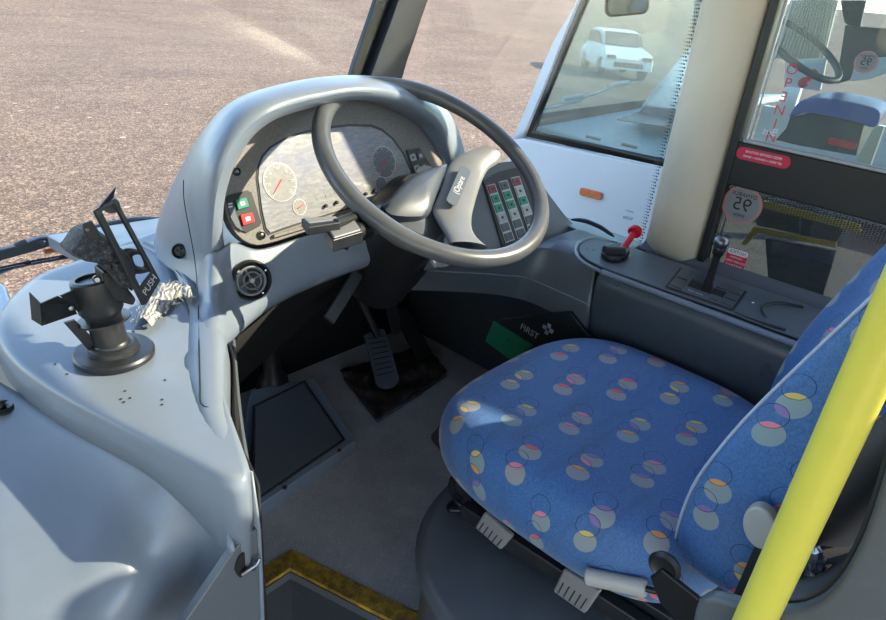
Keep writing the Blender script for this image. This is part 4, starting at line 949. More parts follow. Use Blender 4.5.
# cushion
b = B(); rows = []
prof_ = [(.80, .300, 0), (.90, .308, 0), (.965, .325, 0), (1.0, .358, 0), (.998, .392, 0), (.975, .420, 0), (.935, .436, 0), (.86, .447, 0), (.72, .451, 0), (.5, .449, 0), (.25, .446, 0), (.01, .445, 0)]
uvs = {}
uvl = b.bm.loops.layers.uv.new('UVMap')
o_rows = []
cum = []
for i, (s_, z_, _q) in enumerate(prof_):
    row = []
    for k in range(84):
        a = 2 * math.pi * k / 84; c_, n__ = math.cos(a), math.sin(a)
        e = 1.45
        x = CX + HX * s_ * math.copysign(abs(c_) ** (2 / 3.3), c_); y = CY + HY * s_ * math.copysign(abs(n__) ** (2 / 3.3), n__)
        # front waterfall, raised side bolsters
        fy_ = (y - CY) / HY; fx_ = (x - CX) / HX
        dz = -.020 * max(0, fy_ - .35) ** 2 * 2.2 + .010 * abs(fx_) ** 3 - .008 * (1 - fx_ * fx_) * max(0, 1 - abs(fy_ + .1))
        # front edge a little narrower, as the photo's rounded nose
        x = CX + (x - CX) * (1 - .03 * max(0, fy_) ** 2)
        if z_ < .40: dz *= .4
        row.append(V3((x, y, z_ + dz + .012)))
    o_rows.append(row)
vs = b.grid(o_rows, closed=True)
# uv: plan position pushed outwards by the distance run down the side
pos = {}
for k in range(84):
    ex = 0; prevp = None
    for i in range(len(o_rows) - 1, -1, -1):
        p = o_rows[i][k]
        if prevp is not None: ex += (p - prevp).length
        prevp = p; d = V3((math.cos(2 * math.pi * k / 84) * HX, math.sin(2 * math.pi * k / 84) * HY, 0))
        d = V3((o_rows[3][k].x - CX, o_rows[3][k].y - CY, 0)).normalized()
        pos[vs[i][k]] = (CX + d.x * ex, CY + d.y * ex)
for f_ in b.bm.faces:
    for l in f_.loops: l[uvl].uv = pos[l.vert]
b.fan([p for p in o_rows[0]])
obj('seat_cushion', b, 'moquette', seat, angle=80, sub=1, weld=False)
# seams pressed along the left bolster
# backrest
BX0, BX1 = .725, 1.215
b = B(); uvl = b.bm.loops.layers.uv.new('UVMap'); rows = []; lean = .235
def brow(t_):
    """ring around the backrest at height parameter t_ (metres along the back)"""
    K = [(.40, .158), (.46, .166), (.52, .168), (.57, .162), (.67, .136), (.76, .104), (.85, .070), (1.15, -.045)]
    z_ = .415 + t_ * .965
    for (za, ya), (zb, yb) in zip(K, K[1:]):
        if z_ <= zb: break
    yf = ya + (yb - ya) * (z_ - za) / (zb - za) - .040
    wide = 1 - .35 * max(0, (t_ - .45) / .3) ** 2 if t_ > .45 else 1
    lowr = 1 - .10 * max(0, 1 - t_ / .06) ** 2
    hw = (BX1 - BX0) / 2 * wide * (1 - .02 * max(0, 1 - t_ / .05)); cx = (BX0 + BX1) / 2; th = .135 * lowr
    pts = []
    P = [(-1.0, -.62), (-1.005, -.3), (-1.0, 0.0), (-.985, .22), (-.94, .30), (-.88, .27), (-.78, .10), (-.6, 0.0), (-.3, -.05), (0, -.06), (.3, -.05), (.6, 0.0), (.78, .10), (.88, .27), (.94, .30), (.985, .22), (1.0, 0.0), (1.005, -.3), (1.0, -.62), (.9, -.86), (.5, -1.0), (0, -1.03), (-.5, -1.0), (-.9, -.86)]
    for px_, py_ in P: pts.append(V3((cx + px_ * hw, yf + py_ * th + .030 * (px_ + 1) / 2, z_)))
    return pts
ts = [0, .008, .03, .08, .16, .26, .36, .46, .56, .64, .68, .70]
for t_ in ts:
    r_ = brow(t_); 
    if t_ >= .68 or t_ <= 0.0:
        c = sum(r_, V3()) / len(r_); r_ = [c + (p - c) * (.90 if t_ != .70 else .6) for p in r_]
    rows.append(r_)
vs = b.grid(rows, closed=True)
arc = [0]; 
for k in range(1, len(rows[4]) + 1): arc.append(arc[-1] + (rows[4][k % len(rows[4])] - rows[4][k - 1]).length)
nn_ = len(rows[0])
for fi, f_ in enumerate(b.bm.faces):
    ks = [];
    i, k = fi // nn_, fi % nn_
    us = {vs[i][k]: (arc[k], ts[i]), vs[i][(k + 1) % nn_]: (arc[k + 1], ts[i]), vs[i + 1][(k + 1) % nn_]: (arc[k + 1], ts[i + 1]), vs[i + 1][k]: (arc[k], ts[i + 1])}
    for l in f_.loops: l[uvl].uv = (us[l.vert][1] * 1.0 + .03, us[l.vert][0] + .01)
b.fan(rows[0]); b.fan(rows[-1])
obj('backrest', b, 'moquette', seat, angle=80, sub=2, weld=False)
# added pale strip: highlight painted along the near bolster edge
edge_hl = [brow(t_)[4] + V3((-.0015, -.003, 0)) for t_ in (.02, .05, .1, .16, .26, .36, .46, .56, .64)]
M['edge_highlight'] = flat('pale_blue_edge_highlight', (158, 176, 200), .6)
b = B(); b.tube(rs(edge_hl, 30), .0022, 8); obj('edge_highlight', b, 'edge_highlight', seat)
# recline knob and pivot, tilt lever
kc = Xp(763, 523, .705)
b = B(); b.poly([kc + V3((-.014, math.cos(a_) * .020, math.sin(a_) * .027 + math.cos(a_) * .006)) for a_ in [2 * math.pi * k / 24 for k in range(24)]], (.018, 0, 0)); obj('lumbar_knob', b, 'leverg', seat, bevel=.004, seg=3)
pv = Xp(663, 569, .662)
b = B(); b.lathe([(.020, 0), (.022, .006), (.017, .010), (.012, .007), (0, .007)], pv + V3((.01, 0, 0)), (-1, 0, 0), 28); pvo = obj('recline_pivot', b, 'blackm', seat)
b = B(); b.lathe([(.009, 0), (.009, .006), (0, .007)], pv + V3((.01, 0, 0)), (-1, 0, 0), 14); obj('pivot_bolt', b, 'steel', pvo)
b = B(); b.poly([Xp(*p, .668) for p in ((652, 574), (664, 566), (684, 582), (702, 596), (706, 620), (685, 622), (662, 600))], (-.008, 0, 0)); obj('hinge_bracket', b, 'black', seat, smooth=False, bevel=.003)
l0, l1, l2 = Xp(690, 600, .70), Xp(643, 588, .685), Xp(586, 576, .665)
b = B(); b.tube([l0, l1], .0045, 12); lv = obj('lever_rod', b, 'black', seat)
b = B(); b.tube([l1 + (l2 - l1) * -.05, l1, l1.lerp(l2, .5), l2.lerp(l1, .03), l2], [.010, .0115, .0115, .0115, .009], 20, flat=1.15); obj('lever_grip', b, 'leverg', lv)
# cable loops at the cushion's front
b = B(); b.tube(rs([Zp(452, 478, .34), Zp(450, 488, .31), Zp(456, 500, .27), Zp(464, 508, .26), Zp(470, 512, .28)], 20), .004, 8); b.tube(rs([Zp(456, 500, .236), Zp(449, 505, .236), Zp(450, 510, .238), Zp(462, 511, .24), Zp(472, 518, .25)], 20), .0042, 8); b.tube(rs([Zp(456, 474, .34), Zp(455, 488, .30), Zp(462, 500, .27)], 14), .0035, 8); obj('cable', b, 'black', seat)
# plastic back shell (dark) behind the backrest
b = B(); rows = []
for t_ in (.02, .15, .30, .45, .60, .68):
    r_ = brow(t_); rows.append([r_[i] + V3((0, -.012, 0)) + (r_[i] - sum(r_, V3()) / 24) * .02 for i in (17, 18, 19, 20, 21, 22, 23, 0, 1)])
b.grid(rows); obj('back_shell', b, 'charcoal', seat, solid=.005, angle=70)

# small grey floor plate right of the cushion's front corner
b = B(); b.poly(rs([Zp(431, 439, .002), Zp(434, 433, .002), Zp(450, 420, .002), Zp(480, 440, .002), Zp(470, 470, .002), Zp(445, 455, .002)], 30, True), (0, 0, .006)); o = obj('floor_plate', b, 'dash_dark', bevel=.002); tag(o, 'small grey floor cover partly under the seat cushion', 'floor cover')

# ------------------------------------------------------------------ partition shell, pole, wrapper
XP = .57
par = thing('driver_partition', (XP, -.1, .4), 'grey moulded partition with a curved cut-out behind the seat', 'partition')
cv = [Xp(*p, XP) for p in ((697, 640), (699, 612), (703, 596), (710, 589), (722, 588.5), (745, 594), (772, 599), (800, 600), (822, 592), (838, 578), (852, 558), (866, 530), (880, 492), (895, 440), (912, 380))]
out = rs(cv, 50)
b = B(); lowp = V3((XP, -.16, .25))
b.poly(out + [V3((XP, -.15, .9)), V3((XP, -.15, .3)), V3((XP, .08, .3))], (-.018, 0, 0)); obj('partition_panel', b, 'dash_dark', par, bevel=.006, seg=3)
# inner return of the shell running back to the seat
b = B(); b.grid([[p + V3((0, 0, -.004)) for p in out[14:]], [p + V3((.09, -.012, -.014)) for p in out[14:]], [p + V3((.15, -.03, -.02)) for p in out[14:]]]); obj('shell_return', b, 'charcoal', par, solid=.004)
pole = thing('grab_pole', (.53, .0285, -.42), 'upright yellow grab pole in front of the seat back', 'pole')
b = B(); pc = V3((.53, .0285, 0)); b.tube([pc + V3((0, 0, z_)) for z_ in (-.42, .3, .9, 1.755)], .0172, 40); obj('pole_tube', b, 'yellow', pole)
b = B(); b.lathe([(.04, 0), (.04, .006), (.022, .014), (.018, .03)], pc + V3((0, 0, -.42)), (0, 0, 1), 28); obj('pole_flange', b, 'yellow', pole)
b = B(); wc_ = Xp(797, 578, .64); rows = []
for i in range(17):
    th_ = math.pi * i / 16; row = []
    for j in range(28):
        ph = 2 * math.pi * j / 28; d = V3((math.sin(th_) * math.cos(ph), math.sin(th_) * math.sin(ph), math.cos(th_)))
        r_ = .034 * (1 + .45 * noise.noise(d * 2.4) + .22 * noise.noise(d * 6)); row.append(wc_ + V3((d.x * r_ * .6, d.y * r_ * .8, d.z * r_ * 1.25)))
    rows.append(row)
b.grid(rows, closed=True); o = obj('foil_wrapper', b, 'foil', smooth=False); tag(o, 'crumpled dark blue and silver wrapper tucked between seat and partition', 'wrapper')

# ------------------------------------------------------------------ ticket machine stand on the ledge
st = thing('ticket_machine_stand', Zp(115, 355, LZ), 'black pedestal mount with a tilted cradle frame on the ledge', 'stand')
pc = Zp(115, 355, LZ - .002)
b = B(); b.lathe([(.050, 0), (.0505, .006), (.048, .009), (.032, .010), (.031, .016), (.028, .018), (.0265, .019)], pc, (0, 0, 1), 56); obj('base_disc', b, 'blackm', st)
tp = Yp(95, 288, pc.y + .012); ax_n = (tp - pc).normalized()
LL = (tp - pc).length
b = B(); b.lathe([(.0235, .014), (.0232, .020), (.0215, .022), (.0215, LL * .52), (.0215, LL * .56)], pc, (0, 0, 1) if 0 else ax_n, 36); obj('lower_tube', b, 'blackm', st)
b = B(); b.lathe([(.0215, LL * .53), (.033, LL * .54), (.033, LL * .565), (.0215, LL * .575)], pc, ax_n, 44); obj('flange', b, 'blackm', st)
b = B(); b.lathe([(.0215, LL * .56), (.0225, LL * .62), (.0275, LL * .70), (.0275, LL * 1.12), (.025, LL * 1.14), (.02, LL * 1.14), (.02, LL * 1.1), (0, LL * 1.1)], pc, ax_n, 36); obj('upper_tube', b, 'blackm', st)
y_ = pc.y
# side strut and cup bracket
b = B(); b.poly([Yp(*p, y_ + .01) for p in ((63, 322), (74, 319), (100, 345), (100, 355), (88, 350))], (0, -.004, 0)); obj('side_strut', b, 'blackm', st, smooth=False)
def slab(pts, y, th, name, mat='black', par=None, bev=.001):
    b = B(); b.poly([Yp(*p, y) for p in pts], (0, th, 0)); return obj(name, b, mat, par or st, smooth=False, bevel=bev)
q = [Yp(29, 293, y_ - .012), Yp(31.5, 319.5, y_ - .012), Yp(42, 326, y_ - .03), Yp(40, 304, y_ - .03)]
b = B(); b.poly(q, (.0015, .002, 0)); 
q2 = [Yp(40, 304, y_ - .03), Yp(42, 326, y_ - .03), Yp(77, 314, y_ + .0), Yp(74, 305, y_ + .0), Yp(58, 296, y_ - .005)]
b.poly(q2, (.0, .002, 0)); q3 = [Yp(60, 296, y_ - .004), Yp(76, 289, y_ + .006), Yp(84, 300, y_ + .006), Yp(79, 313, y_)]
b.poly(q3, (0, .002, 0)); b.poly([Yp(42, 326, y_ - .03), Yp(31.5, 319.5, y_ - .012), Yp(50, 312, y_ + .02), Yp(77, 314, y_)], (0, 0, .002)); obj('cup_bracket', b, 'black', st, smooth=False, weld=False)
b = B(); b.lathe([(.0035, 0), (.003, .003), (0, .004)], Yp(70.5, 308, y_ - .004), (0, -1, .2), 12); obj('bracket_bolt', b, 'steel', st)
# clamp head
slab([(103, 272), (116, 271), (122, 280), (137, 300), (134, 306), (114, 301), (106, 292)], y_ - .014, .03, 'tilt_clamp', 'black', bev=.003)
b = B(); b.lathe([(.0050, 0), (.0050, .004), (.003, .006), (0, .006)], Yp(96.5, 279, y_ - .02), (-.2, -1, .2), 16); obj('clamp_bolt', b, 'steel', st)
# crumpled foam block
fo_ = [Yp(*p, y_ - .01) for p in ((67, 251), (70, 244), (83, 232), (95, 230), (112, 243), (122, 258), (133, 280), (127, 283), (115, 282), (104, 268), (92, 260))]
c = sum(fo_, V3()) / len(fo_); b = B(); rows = []
ring = rs(fo_, 48, True)
for s_, d_ in ((.02, -.024), (.5, -.024), (.85, -.022), (1.0, -.012), (1.03, .004), (1.0, .022), (.9, .030), (.5, .034), (.02, .034)):
    rows.append([c + (p - c) * s_ + V3((0, d_ + .006 * noise.noise(p * 60 + V3((s_, 0, 0))), .004 * noise.noise(p * 45)) ) for p in ring])
b.grid(rows, closed=True); obj('foam_block', b, 'foam', st, angle=80)
# cradle frame: bent strip loop
fpts = [(94, 213, -.03), (101, 201, -.025), (115.5, 187.5, -.02), (112, 199, -.02), (118, 205, -.02), (135, 236, -.025), (152, 268, -.03), (158.5, 277, -.032), (158, 283, -.034), (147, 303, -.04), (142, 302, -.04), (126, 270, -.038), (108, 236, -.034), (96, 214, -.031)]
def bar(pa_, pb_, w, name, y0, th=.004, mat='blackm', par=None):
    a_, c_ = Yp(*pa_, y0), Yp(*pb_, y0); return a_, c_
FRN = None
C4 = [Yp(97, 211, y_ - .03), Yp(114, 201, y_ - .015), Yp(157, 280, y_ - .03), Yp(144, 302, y_ - .045)]
b = B()
def fbar(a_, c_, w, th):
    d = (c_ - a_).normalized(); n = (C4[2] - C4[0]).cross(C4[3] - C4[1]).normalized(); s_ = d.cross(n); b.box((a_ + c_) / 2, ((c_ - a_).length + w * .6, w, th), (d, s_, n))
fbar(C4[0], C4[3], .0085, .005); fbar(C4[1], C4[2], .006, .005); fbar(C4[0], C4[1], .006, .005)
fbar(C4[3] + (C4[2] - C4[3]) * 0, C4[2], .007, .005)
cr_ = obj('cradle_frame', b, 'blackm', st, smooth=False, weld=False, bevel=.001)
# lower lip with lettering
n4 = (C4[2] - C4[0]).cross(C4[3] - C4[1]).normalized()
if n4.dot(CAM - C4[3]) < 0: n4 = -n4
d34 = (C4[2] - C4[3]); up4 = (C4[0] - C4[3]).normalized()
lp = [C4[3], C4[2], C4[2] + up4 * .016, C4[3] + up4 * .020]
b = B(); b.poly([p + n4 * .003 for p in lp], n4 * -.004); obj('cradle_lip', b, 'blackm', cr_, smooth=False, bevel=.001)
text('lettering', 'PUSH', .0125, (lp[0] + lp[1] + lp[2] + lp[3]) / 4 + n4 * .0035, d34.normalized(), n4.cross(d34.normalized()), 'outline', cr_)
# top flag and back ring
b = B(); b.poly([Yp(94, 218, y_ - .03), Yp(97, 210, y_ - .03), Yp(116, 187, y_ - .018), Yp(113.5, 198, y_ - .018), Yp(102, 205, y_ - .02), Yp(98, 212, y_ - .028)], (0, .002, 0)); obj('cradle_flag', b, 'blackm', cr_, smooth=False)
b = B(); b.lathe([(.0095, -.003), (.0105, 0), (.0095, .004), (.005, .005), (0, .003)], Yp(111, 205, y_ + .004), (-.3, -1, .3), 24); obj('cradle_magnet', b, 'black', cr_)
# hinge tab and rear loop bracket
slab([(83, 224), (92, 221), (99, 231), (101, 240), (90, 240), (84, 233)], y_ - .034, .004, 'hinge_tab', 'blackm', cr_)
b = B(); b.lathe([(.0022, 0), (.002, .002)], Yp(87, 229.5, y_ - .035), (0, -1, 0), 10); obj('hinge_pin', b, 'steel', cr_)
b = B(); ob = rs([Yp(*p, y_ + .012) for p in ((124, 250), (141, 251), (150, 261), (152, 270), (137, 274), (126, 268))], 36, True); ib = rs([Yp(*p, y_ + .012) for p in ((133, 256), (140, 255), (144, 262), (144, 267), (137, 266), (134, 262))], 36, True)
b.grid([ob, ib], closed=True); obj('rear_bracket', b, 'black', cr_, solid=.003)
slab([(105, 250), (118, 245), (130, 256), (137, 272), (133, 292), (122, 284)], y_ + .002, .02, 'rear_block', 'foam', cr_, .002)

# cloth lying on the ledge
b = B(); rows = []
A1 = [Zp(132, 327, LZ), Zp(140, 310, LZ), Zp(150, 296, LZ), Zp(160, 286, LZ), Zp(176, 286, LZ), Zp(190, 290, LZ)]
A2 = [Zp(152, 328, LZ), Zp(163, 316, LZ), Zp(172, 306, LZ), Zp(176, 300, LZ), Zp(184, 299, LZ), Zp(193, 301, LZ)]
a1, a2 = rs(A1, 40), rs(A2, 40)
for j in range(16):
    v_ = j / 15; row = []
    for i, (p, q) in enumerate(zip(a1, a2)):
        w_ = p.lerp(q, v_); h = .012 * math.sin(math.pi * v_) * (1 - .4 * i / 39) + .008 * noise.noise(w_ * 55) + .004 * noise.noise(w_ * 140) + .003
        edge = .004 * noise.noise(w_ * 200) if j in (0, 15) or i in (0, 39) else 0
        row.append(w_ + V3((edge, edge, max(0.0, h))))
    rows.append(row)
b.grid(rows); rag = obj('crumpled_cloth', b, 'rag', solid=.0015, angle=80); tag(rag, 'frayed grey striped cloth strip lying on the ledge beside the stand', 'cloth')
b = B()
for k in range(46):
    e_ = random.choice([a1, a2]); i = random.randrange(2, 38); p = e_[i] + V3((0, 0, .004)); d = V3((random.uniform(-1, 1), random.uniform(-1, 1), random.uniform(0, .4))).normalized() * random.uniform(.006, .013)
    b.tube([p, p + d * .5 + V3((0, 0, .002)), p + d], .0006, 4)
th = obj('loose_threads', b, 'rag', rag); th['kind'] = 'stuff'

# ------------------------------------------------------------------ wiper outside the windscreen
wy_ = 1.54
wip = thing('windscreen_wiper', Yp(40, 250, wy_), 'grey wiper arm lying along the foot of the windscreen', 'wiper')
def Yq(x, y, d=0): return Yp(x, y, wy_ + d)
b = B(); b.poly([Yq(*p) for p in ((-30, 257), (15, 247), (24, 244), (40, 238), (60, 235), (62, 240), (52, 246), (34, 252), (20, 256), (-30, 270))], (0, .02, 0)); obj('arm_cover', b, 'alu' if 0 else 'dash_dark', wip, bevel=.004)
b = B(); b.tube(rs([Yq(55, 238), Yq(80, 233), Yq(105, 226), Yq(130, 221), Yq(150, 220), Yq(170, 221)], 24), .009, 10); b.tube([Yq(15, 246), Yq(26, 241)], .006, 8); obj('wiper_arm', b, 'dash_dark', wip)
b = B(); b.tube([Yq(55, 243, .01), Yq(100, 237, .01), Yq(152, 228, .01)], .004, 8); b.tube([Yq(60, 246, .01), Yq(110, 240, .01), Yq(152, 232, .01)], .004, 8); b.tube([Yq(-30, 276, .0), Yq(30, 263, .0), Yq(70, 256), Yq(115, 247), Yq(152, 240)], .006, 8); obj('wiper_blade', b, 'black', wip)
b = B(); b.tube([Yq(-30, 280, .0), Yq(0, 273), Yq(30, 261)], .0035, 8); obj('spring_link', b, 'steel', wip)
b = B(); b.tube([Yq(44, 252), Yq(56, 250)], .006, 8); obj('amber_cap', b, 'orange', wip)
b = B(); b.lathe([(.006, 0), (.006, .006), (0, .008)], Yq(42, 243, -.002), (0, -1, .6), 12); obj('arm_nut', b, 'steel', wip)
# pale body corner outside left of the ledge (scuttle)
b = B(); sq = rs([Zp(-40, 285, .58), Zp(0, 281, .58), Zp(9, 292, .58), Zp(12, 308, .58), Zp(8, 322, .58), Zp(-6, 338, .58), Zp(-40, 345, .58)], 30)
b.poly(sq, (0, 0, -.05)); o = obj('corner_moulding', b, 'wpaint', bevel=.01, seg=4); tag(o, 'pale rounded moulding beyond the ledge at the far left', 'moulding')
b = B(); b.poly([V3((-1.1, 1.475, .41)), V3((1.46, 1.475, .41)), V3((1.40, 1.60, .30)), V3((-1.1, 1.60, .30))], (0, 0, -.02)); 
b.poly([V3((-1.1, 1.60, .30)), V3((1.40, 1.60, .30)), V3((1.38, 1.68, -.8)), V3((-1.1, 1.68, -.8))], (0, -.02, 0)); o = obj('wall_nose', b, 'wpaint', weld=False, smooth=False); struct(o); o.name = 'wall_front_outer'

# wing mirror seen at the top
mr = thing('wing_mirror', Xp(628, 4, 1.95), 'dark rimmed wing mirror hanging outside the quarter window', 'mirror')
c = Xp(628, -3, 1.95); mxd = (Xp(654, 0, 1.95) - Xp(602, 0, 1.95)).normalized(); mn = V3((-.75, -.62, -.1)).normalized(); m1, m2, m3 = frame_of(mn, mxd)
b = B(); b.poly(rrect(c, m1, m2, .13, .105, .02), -m3 * .03); obj('mirror_housing', b, 'frame', mr, bevel=.006, seg=3)
b = B(); b.poly(rrect(c + m3 * .001, m1, m2, .115, .09, .016), m3 * .001); M['mirror'] = flat('tinted_mirror_glass', (150, 165, 160), .08, 1); obj('mirror_glass', b, 'mirror', mr, smooth=False)
b = B(); b.tube([c - m3 * .02, c + V3((-.1, .1, .2)), V3((1.52, 1.3, 1.60))], .012, 10); obj('mirror_arm', b, 'frame', mr)

# ------------------------------------------------------------------ NEIGHBOUR BUS
XN = 2.4
nb = thing('parked_bus', (3.6, -1, GZ), 'white bus parked alongside with its cab seen through the side windows', 'bus')
def yz(l, x=XN): return [V3((x, y, z)) for y, z in l]
def npan(name, pts, mat, x=XN, dx=.04, bev=0, par=nb):
    b = B(); b.poly(yz(pts, x), (dx, 0, 0)); return obj(name, b, mat, par, smooth=False, bevel=bev)
# outline of the front quarter panel from the photo
f_a = Xp(515, 140, XN); f_b = Xp(577, 0, XN)
q_l = Xp(526, 139, XN); q_t = Xp(583, -4, XN)
fe = [(1.74, -.75), (1.76, .30), (f_a.y + .02, f_a.z), (Xp(524, 118, XN).y + .01, Xp(524, 118, XN).z), (Xp(541, 70, XN).y, Xp(541, 70, XN).z), (Xp(558, 33, XN).y, Xp(558, 33, XN).z), (f_b.y, f_b.z), (1.40, 1.5), (1.27, 1.8)]
quarter = [(q_l.y, q_l.z + .012), (Xp(546, 87, XN).y, Xp(546, 87, XN).z), (Xp(566, 37, XN).y, Xp(566, 37, XN).z), (q_t.y, q_t.z), (1.36, 1.45), (1.28, 1.62), (.90, 1.62), (.90, .59), (Xp(665, 167, XN).y, Xp(665, 167, XN).z)]
# body lower side
low = [fe[0], fe[1], fe[2], (q_l.y + .03, q_l.z + .0), (.86, .575), (.86, -.75)]
npan('side_panel', low, 'wpaint', bev=.01)
# front post between windscreen and quarter glass
b = B(); fr_l = rs(yz(fe[2:], XN), 24); fr_q = rs(yz([(q_l.y + .02, q_l.z)] + [(a + .012, c) for a, c in quarter[1:6]] + [(1.26, 1.8)], XN), 24)
b.grid([[p + V3((.06, .012, 0)) for p in fr_l], fr_l, fr_q, [p + V3((.04, 0, 0)) for p in fr_q]]); obj('front_post', b, 'wpaint', nb, solid=.01, angle=60)
# black gasket of quarter window
b = B(); qi = [V3((XN - .004, y, z)) for y, z in quarter]; cq = sum(qi, V3()) / len(qi)
def inset(pts, d):
    out = []; m = len(pts)
    for i in range(m):
        p0, p1, p2 = pts[i - 1], pts[i], pts[(i + 1) % m]
        e1 = (p1 - p0).normalized(); e2 = (p2 - p1).normalized(); n1_ = V3((0, -e1.z, e1.y)); n2_ = V3((0, -e2.z, e2.y))
        if n1_.dot(cq - p1) < 0: n1_ = -n1_
        if n2_.dot(cq - p1) < 0: n2_ = -n2_
        bis = (n1_ + n2_).normalized(); out.append(p1 + bis * (d / max(.4, bis.dot(n1_))))
    return out
qi2 = inset(qi, .03)
b.grid([qi, qi2], closed=True); obj('window_gasket', b, 'frame', nb, solid=.01)
b = B(); b.poly([p + V3((.006, 0, 0)) for p in qi], (.004, 0, 0)); obj('quarter_glass', b, 'glass_q', nb, smooth=False)
npan('roof_side', [(1.28, 1.62), (1.24, 1.80), (-3.5, 1.80), (-3.5, 1.62)], 'wpaint', bev=.01)
# door: black frame and full glass
for (y0, y1) in ((.86, .90), (.12, .17), (-.60, -.66)):
    npan('door_post', [(y0, -.55), (y0, 1.65), (y1, 1.65), (y1, -.55)], 'frame', XN - .006, .05)
npan('door_rail', [(.90, -.62), (.90, -.53), (-.66, -.53), (-.66, -.62)], 'frame', XN - .005, .04)
npan('door_rail', [(.90, 1.60), (.90, 1.68), (-.66, 1.68), (-.66, 1.60)], 'frame', XN - .005, .04)
npan('door_glass', [(.87, -.54), (.87, 1.62), (.15, 1.62), (.15, -.54)], 'glass_n', XN + .01, .004)
npan('door_glass', [(.14, -.54), (.14, 1.62), (-.62, 1.62), (-.62, -.54)], 'glass_n', XN + .01, .004)
npan('rear_side_panel', [(-.66, -.75), (-.66, .7), (-3.5, .7), (-3.5, -.75)], 'wpaint', bev=.01)
npan('rear_side_glass', [(-.66, .7), (-.66, 1.62), (-3.5, 1.62), (-3.5, .7)], 'glass_n', XN + .01, .004)
# amber marker
mc = Xp(591, 193.5, XN - .004); e1 = (Xp(605, 197, XN - .004) - Xp(577, 190, XN - .004)).normalized(); e2 = V3((-1, 0, 0)).cross(e1)
b = B(); b.poly(rrect(mc, e1, e2, .105, .034, .011), (-.008, 0, 0)); obj('side_marker_lamp', b, 'orange', nb, bevel=.003)
# other side, rear, roof, floor
b = B(); b.box((3.65, -1.05, 1.81), (2.5, 5.0, .04)); obj('roof', b, 'wpaint', nb, bevel=.02)
b = B(); b.box((4.88, -1.0, -.05), (.04, 4.9, 1.3)); b.box((4.88, -1.0, 1.75), (.04, 4.9, .3)); 
for yy in (1.3, .1, -1.2, -2.4): b.box((4.88, yy, 1.1), (.05, .1, 1.1))
obj('far_side_panel', b, 'wpaint', nb, smooth=False, weld=False)
b = B(); b.poly([V3((XN + .05, 1.60, 0)), V3((4.85, 1.60, 0)), V3((4.85, -3.5, 0)), V3((3.4, -3.5, 0)), V3((3.2, .95, 0)), V3((2.9, 1.2, 0)), V3((XN + .05, 1.2, 0))], (0, 0, -.05)); obj('cab_floor', b, 'greyfl', nb, smooth=False)
b = B(); b.box((2.95, -.9, -.40), (1.0, 4.6, .03)); b.box((3.0, 1.0, -.4), (1.1, 1.0, .03)); obj('entrance_floor', b, 'greyfl', nb, smooth=False, weld=False)
b = B(); b.box((3.28, .35, -.2), (.03, 1.5, .38)); obj('step_riser', b, 'greyfl', nb, smooth=False)
# yellow edges on the steps seen through the lower pane
def npx0(pts, x, mat, name, dx=.02):
    b = B(); b.poly([Xp(*p, x) for p in pts], (dx, 0, 0)); return obj(name, b, mat, nb, smooth=False, bevel=.003)
npx0(((748, 197), (860, 225), (860, 233), (748, 204)), 2.72, 'ylwline', 'step_edge_strip')
npx0(((753, 227), (836, 243), (836, 248), (757, 233), (745, 246), (741, 244)), 2.72, 'ylwline', 'step_edge_strip')
npx0(((752, 205), (799, 215), (799, 234), (757, 226)), 2.76, 'greyfl', 'step_riser_panel')
npx0(((802, 216), (846, 228), (836, 242), (800, 235)), 2.76, 'greyfl', 'step_riser_panel')
npx0(((765, 238), (836, 251), (815, 320), (770, 310)), 2.76, 'greyfl', 'entrance_panel')
b = B(); b.box((3.08, .4, -.28), (.3, 1.2, .2)); obj('entrance_step', b, 'greyfl', nb, smooth=False)
# windscreen of the neighbour: sloping glass with lower black border and wipers
b = B(); b.poly([V3((XN + .08, 1.70, .60)), V3((4.8, 1.82, .60)), V3((4.8, 1.42, 1.85)), V3((XN + .08, 1.34, 1.85))], (0, .005, 0)); obj('windscreen_glass', b, 'glass_n', nb, smooth=False)
b = B(); b.poly([V3((XN + .06, 1.715, .57)), V3((4.85, 1.835, .57)), V3((4.85, 1.80, .64)), V3((XN + .06, 1.69, .64))], (0, .012, 0)); obj('windscreen_gasket', b, 'frame', nb, smooth=False)
b = B(); b.poly([V3((XN + .04, 1.73, -.75)), V3((4.85, 1.86, -.75)), V3((4.85, 1.86, .57)), V3((XN + .04, 1.73, .57))], (0, -.03, 0)); obj('front_panel', b, 'wpaint', nb, smooth=False)
M['wiperl'] = flat('pale_wiper_metal', (205, 215, 212), .4)
b = B(); wz = lambda p, y: Yp(*p, y)
b.tube([wz((537, 111), 1.80), wz((565, 104), 1.80), wz((592, 95), 1.81), wz((617, 86), 1.82), wz((640, 82), 1.82)], .007, 8); b.tube([wz((563, 99), 1.80), wz((582, 96), 1.81)], .012, 8); b.tube([wz((608, 86), 1.81), wz((628, 82), 1.82)], .012, 8); b.tube([wz((541, 110), 1.79), wz((582, 101), 1.8)], .006, 8)
obj('wiper', b, 'wiperl', nb)
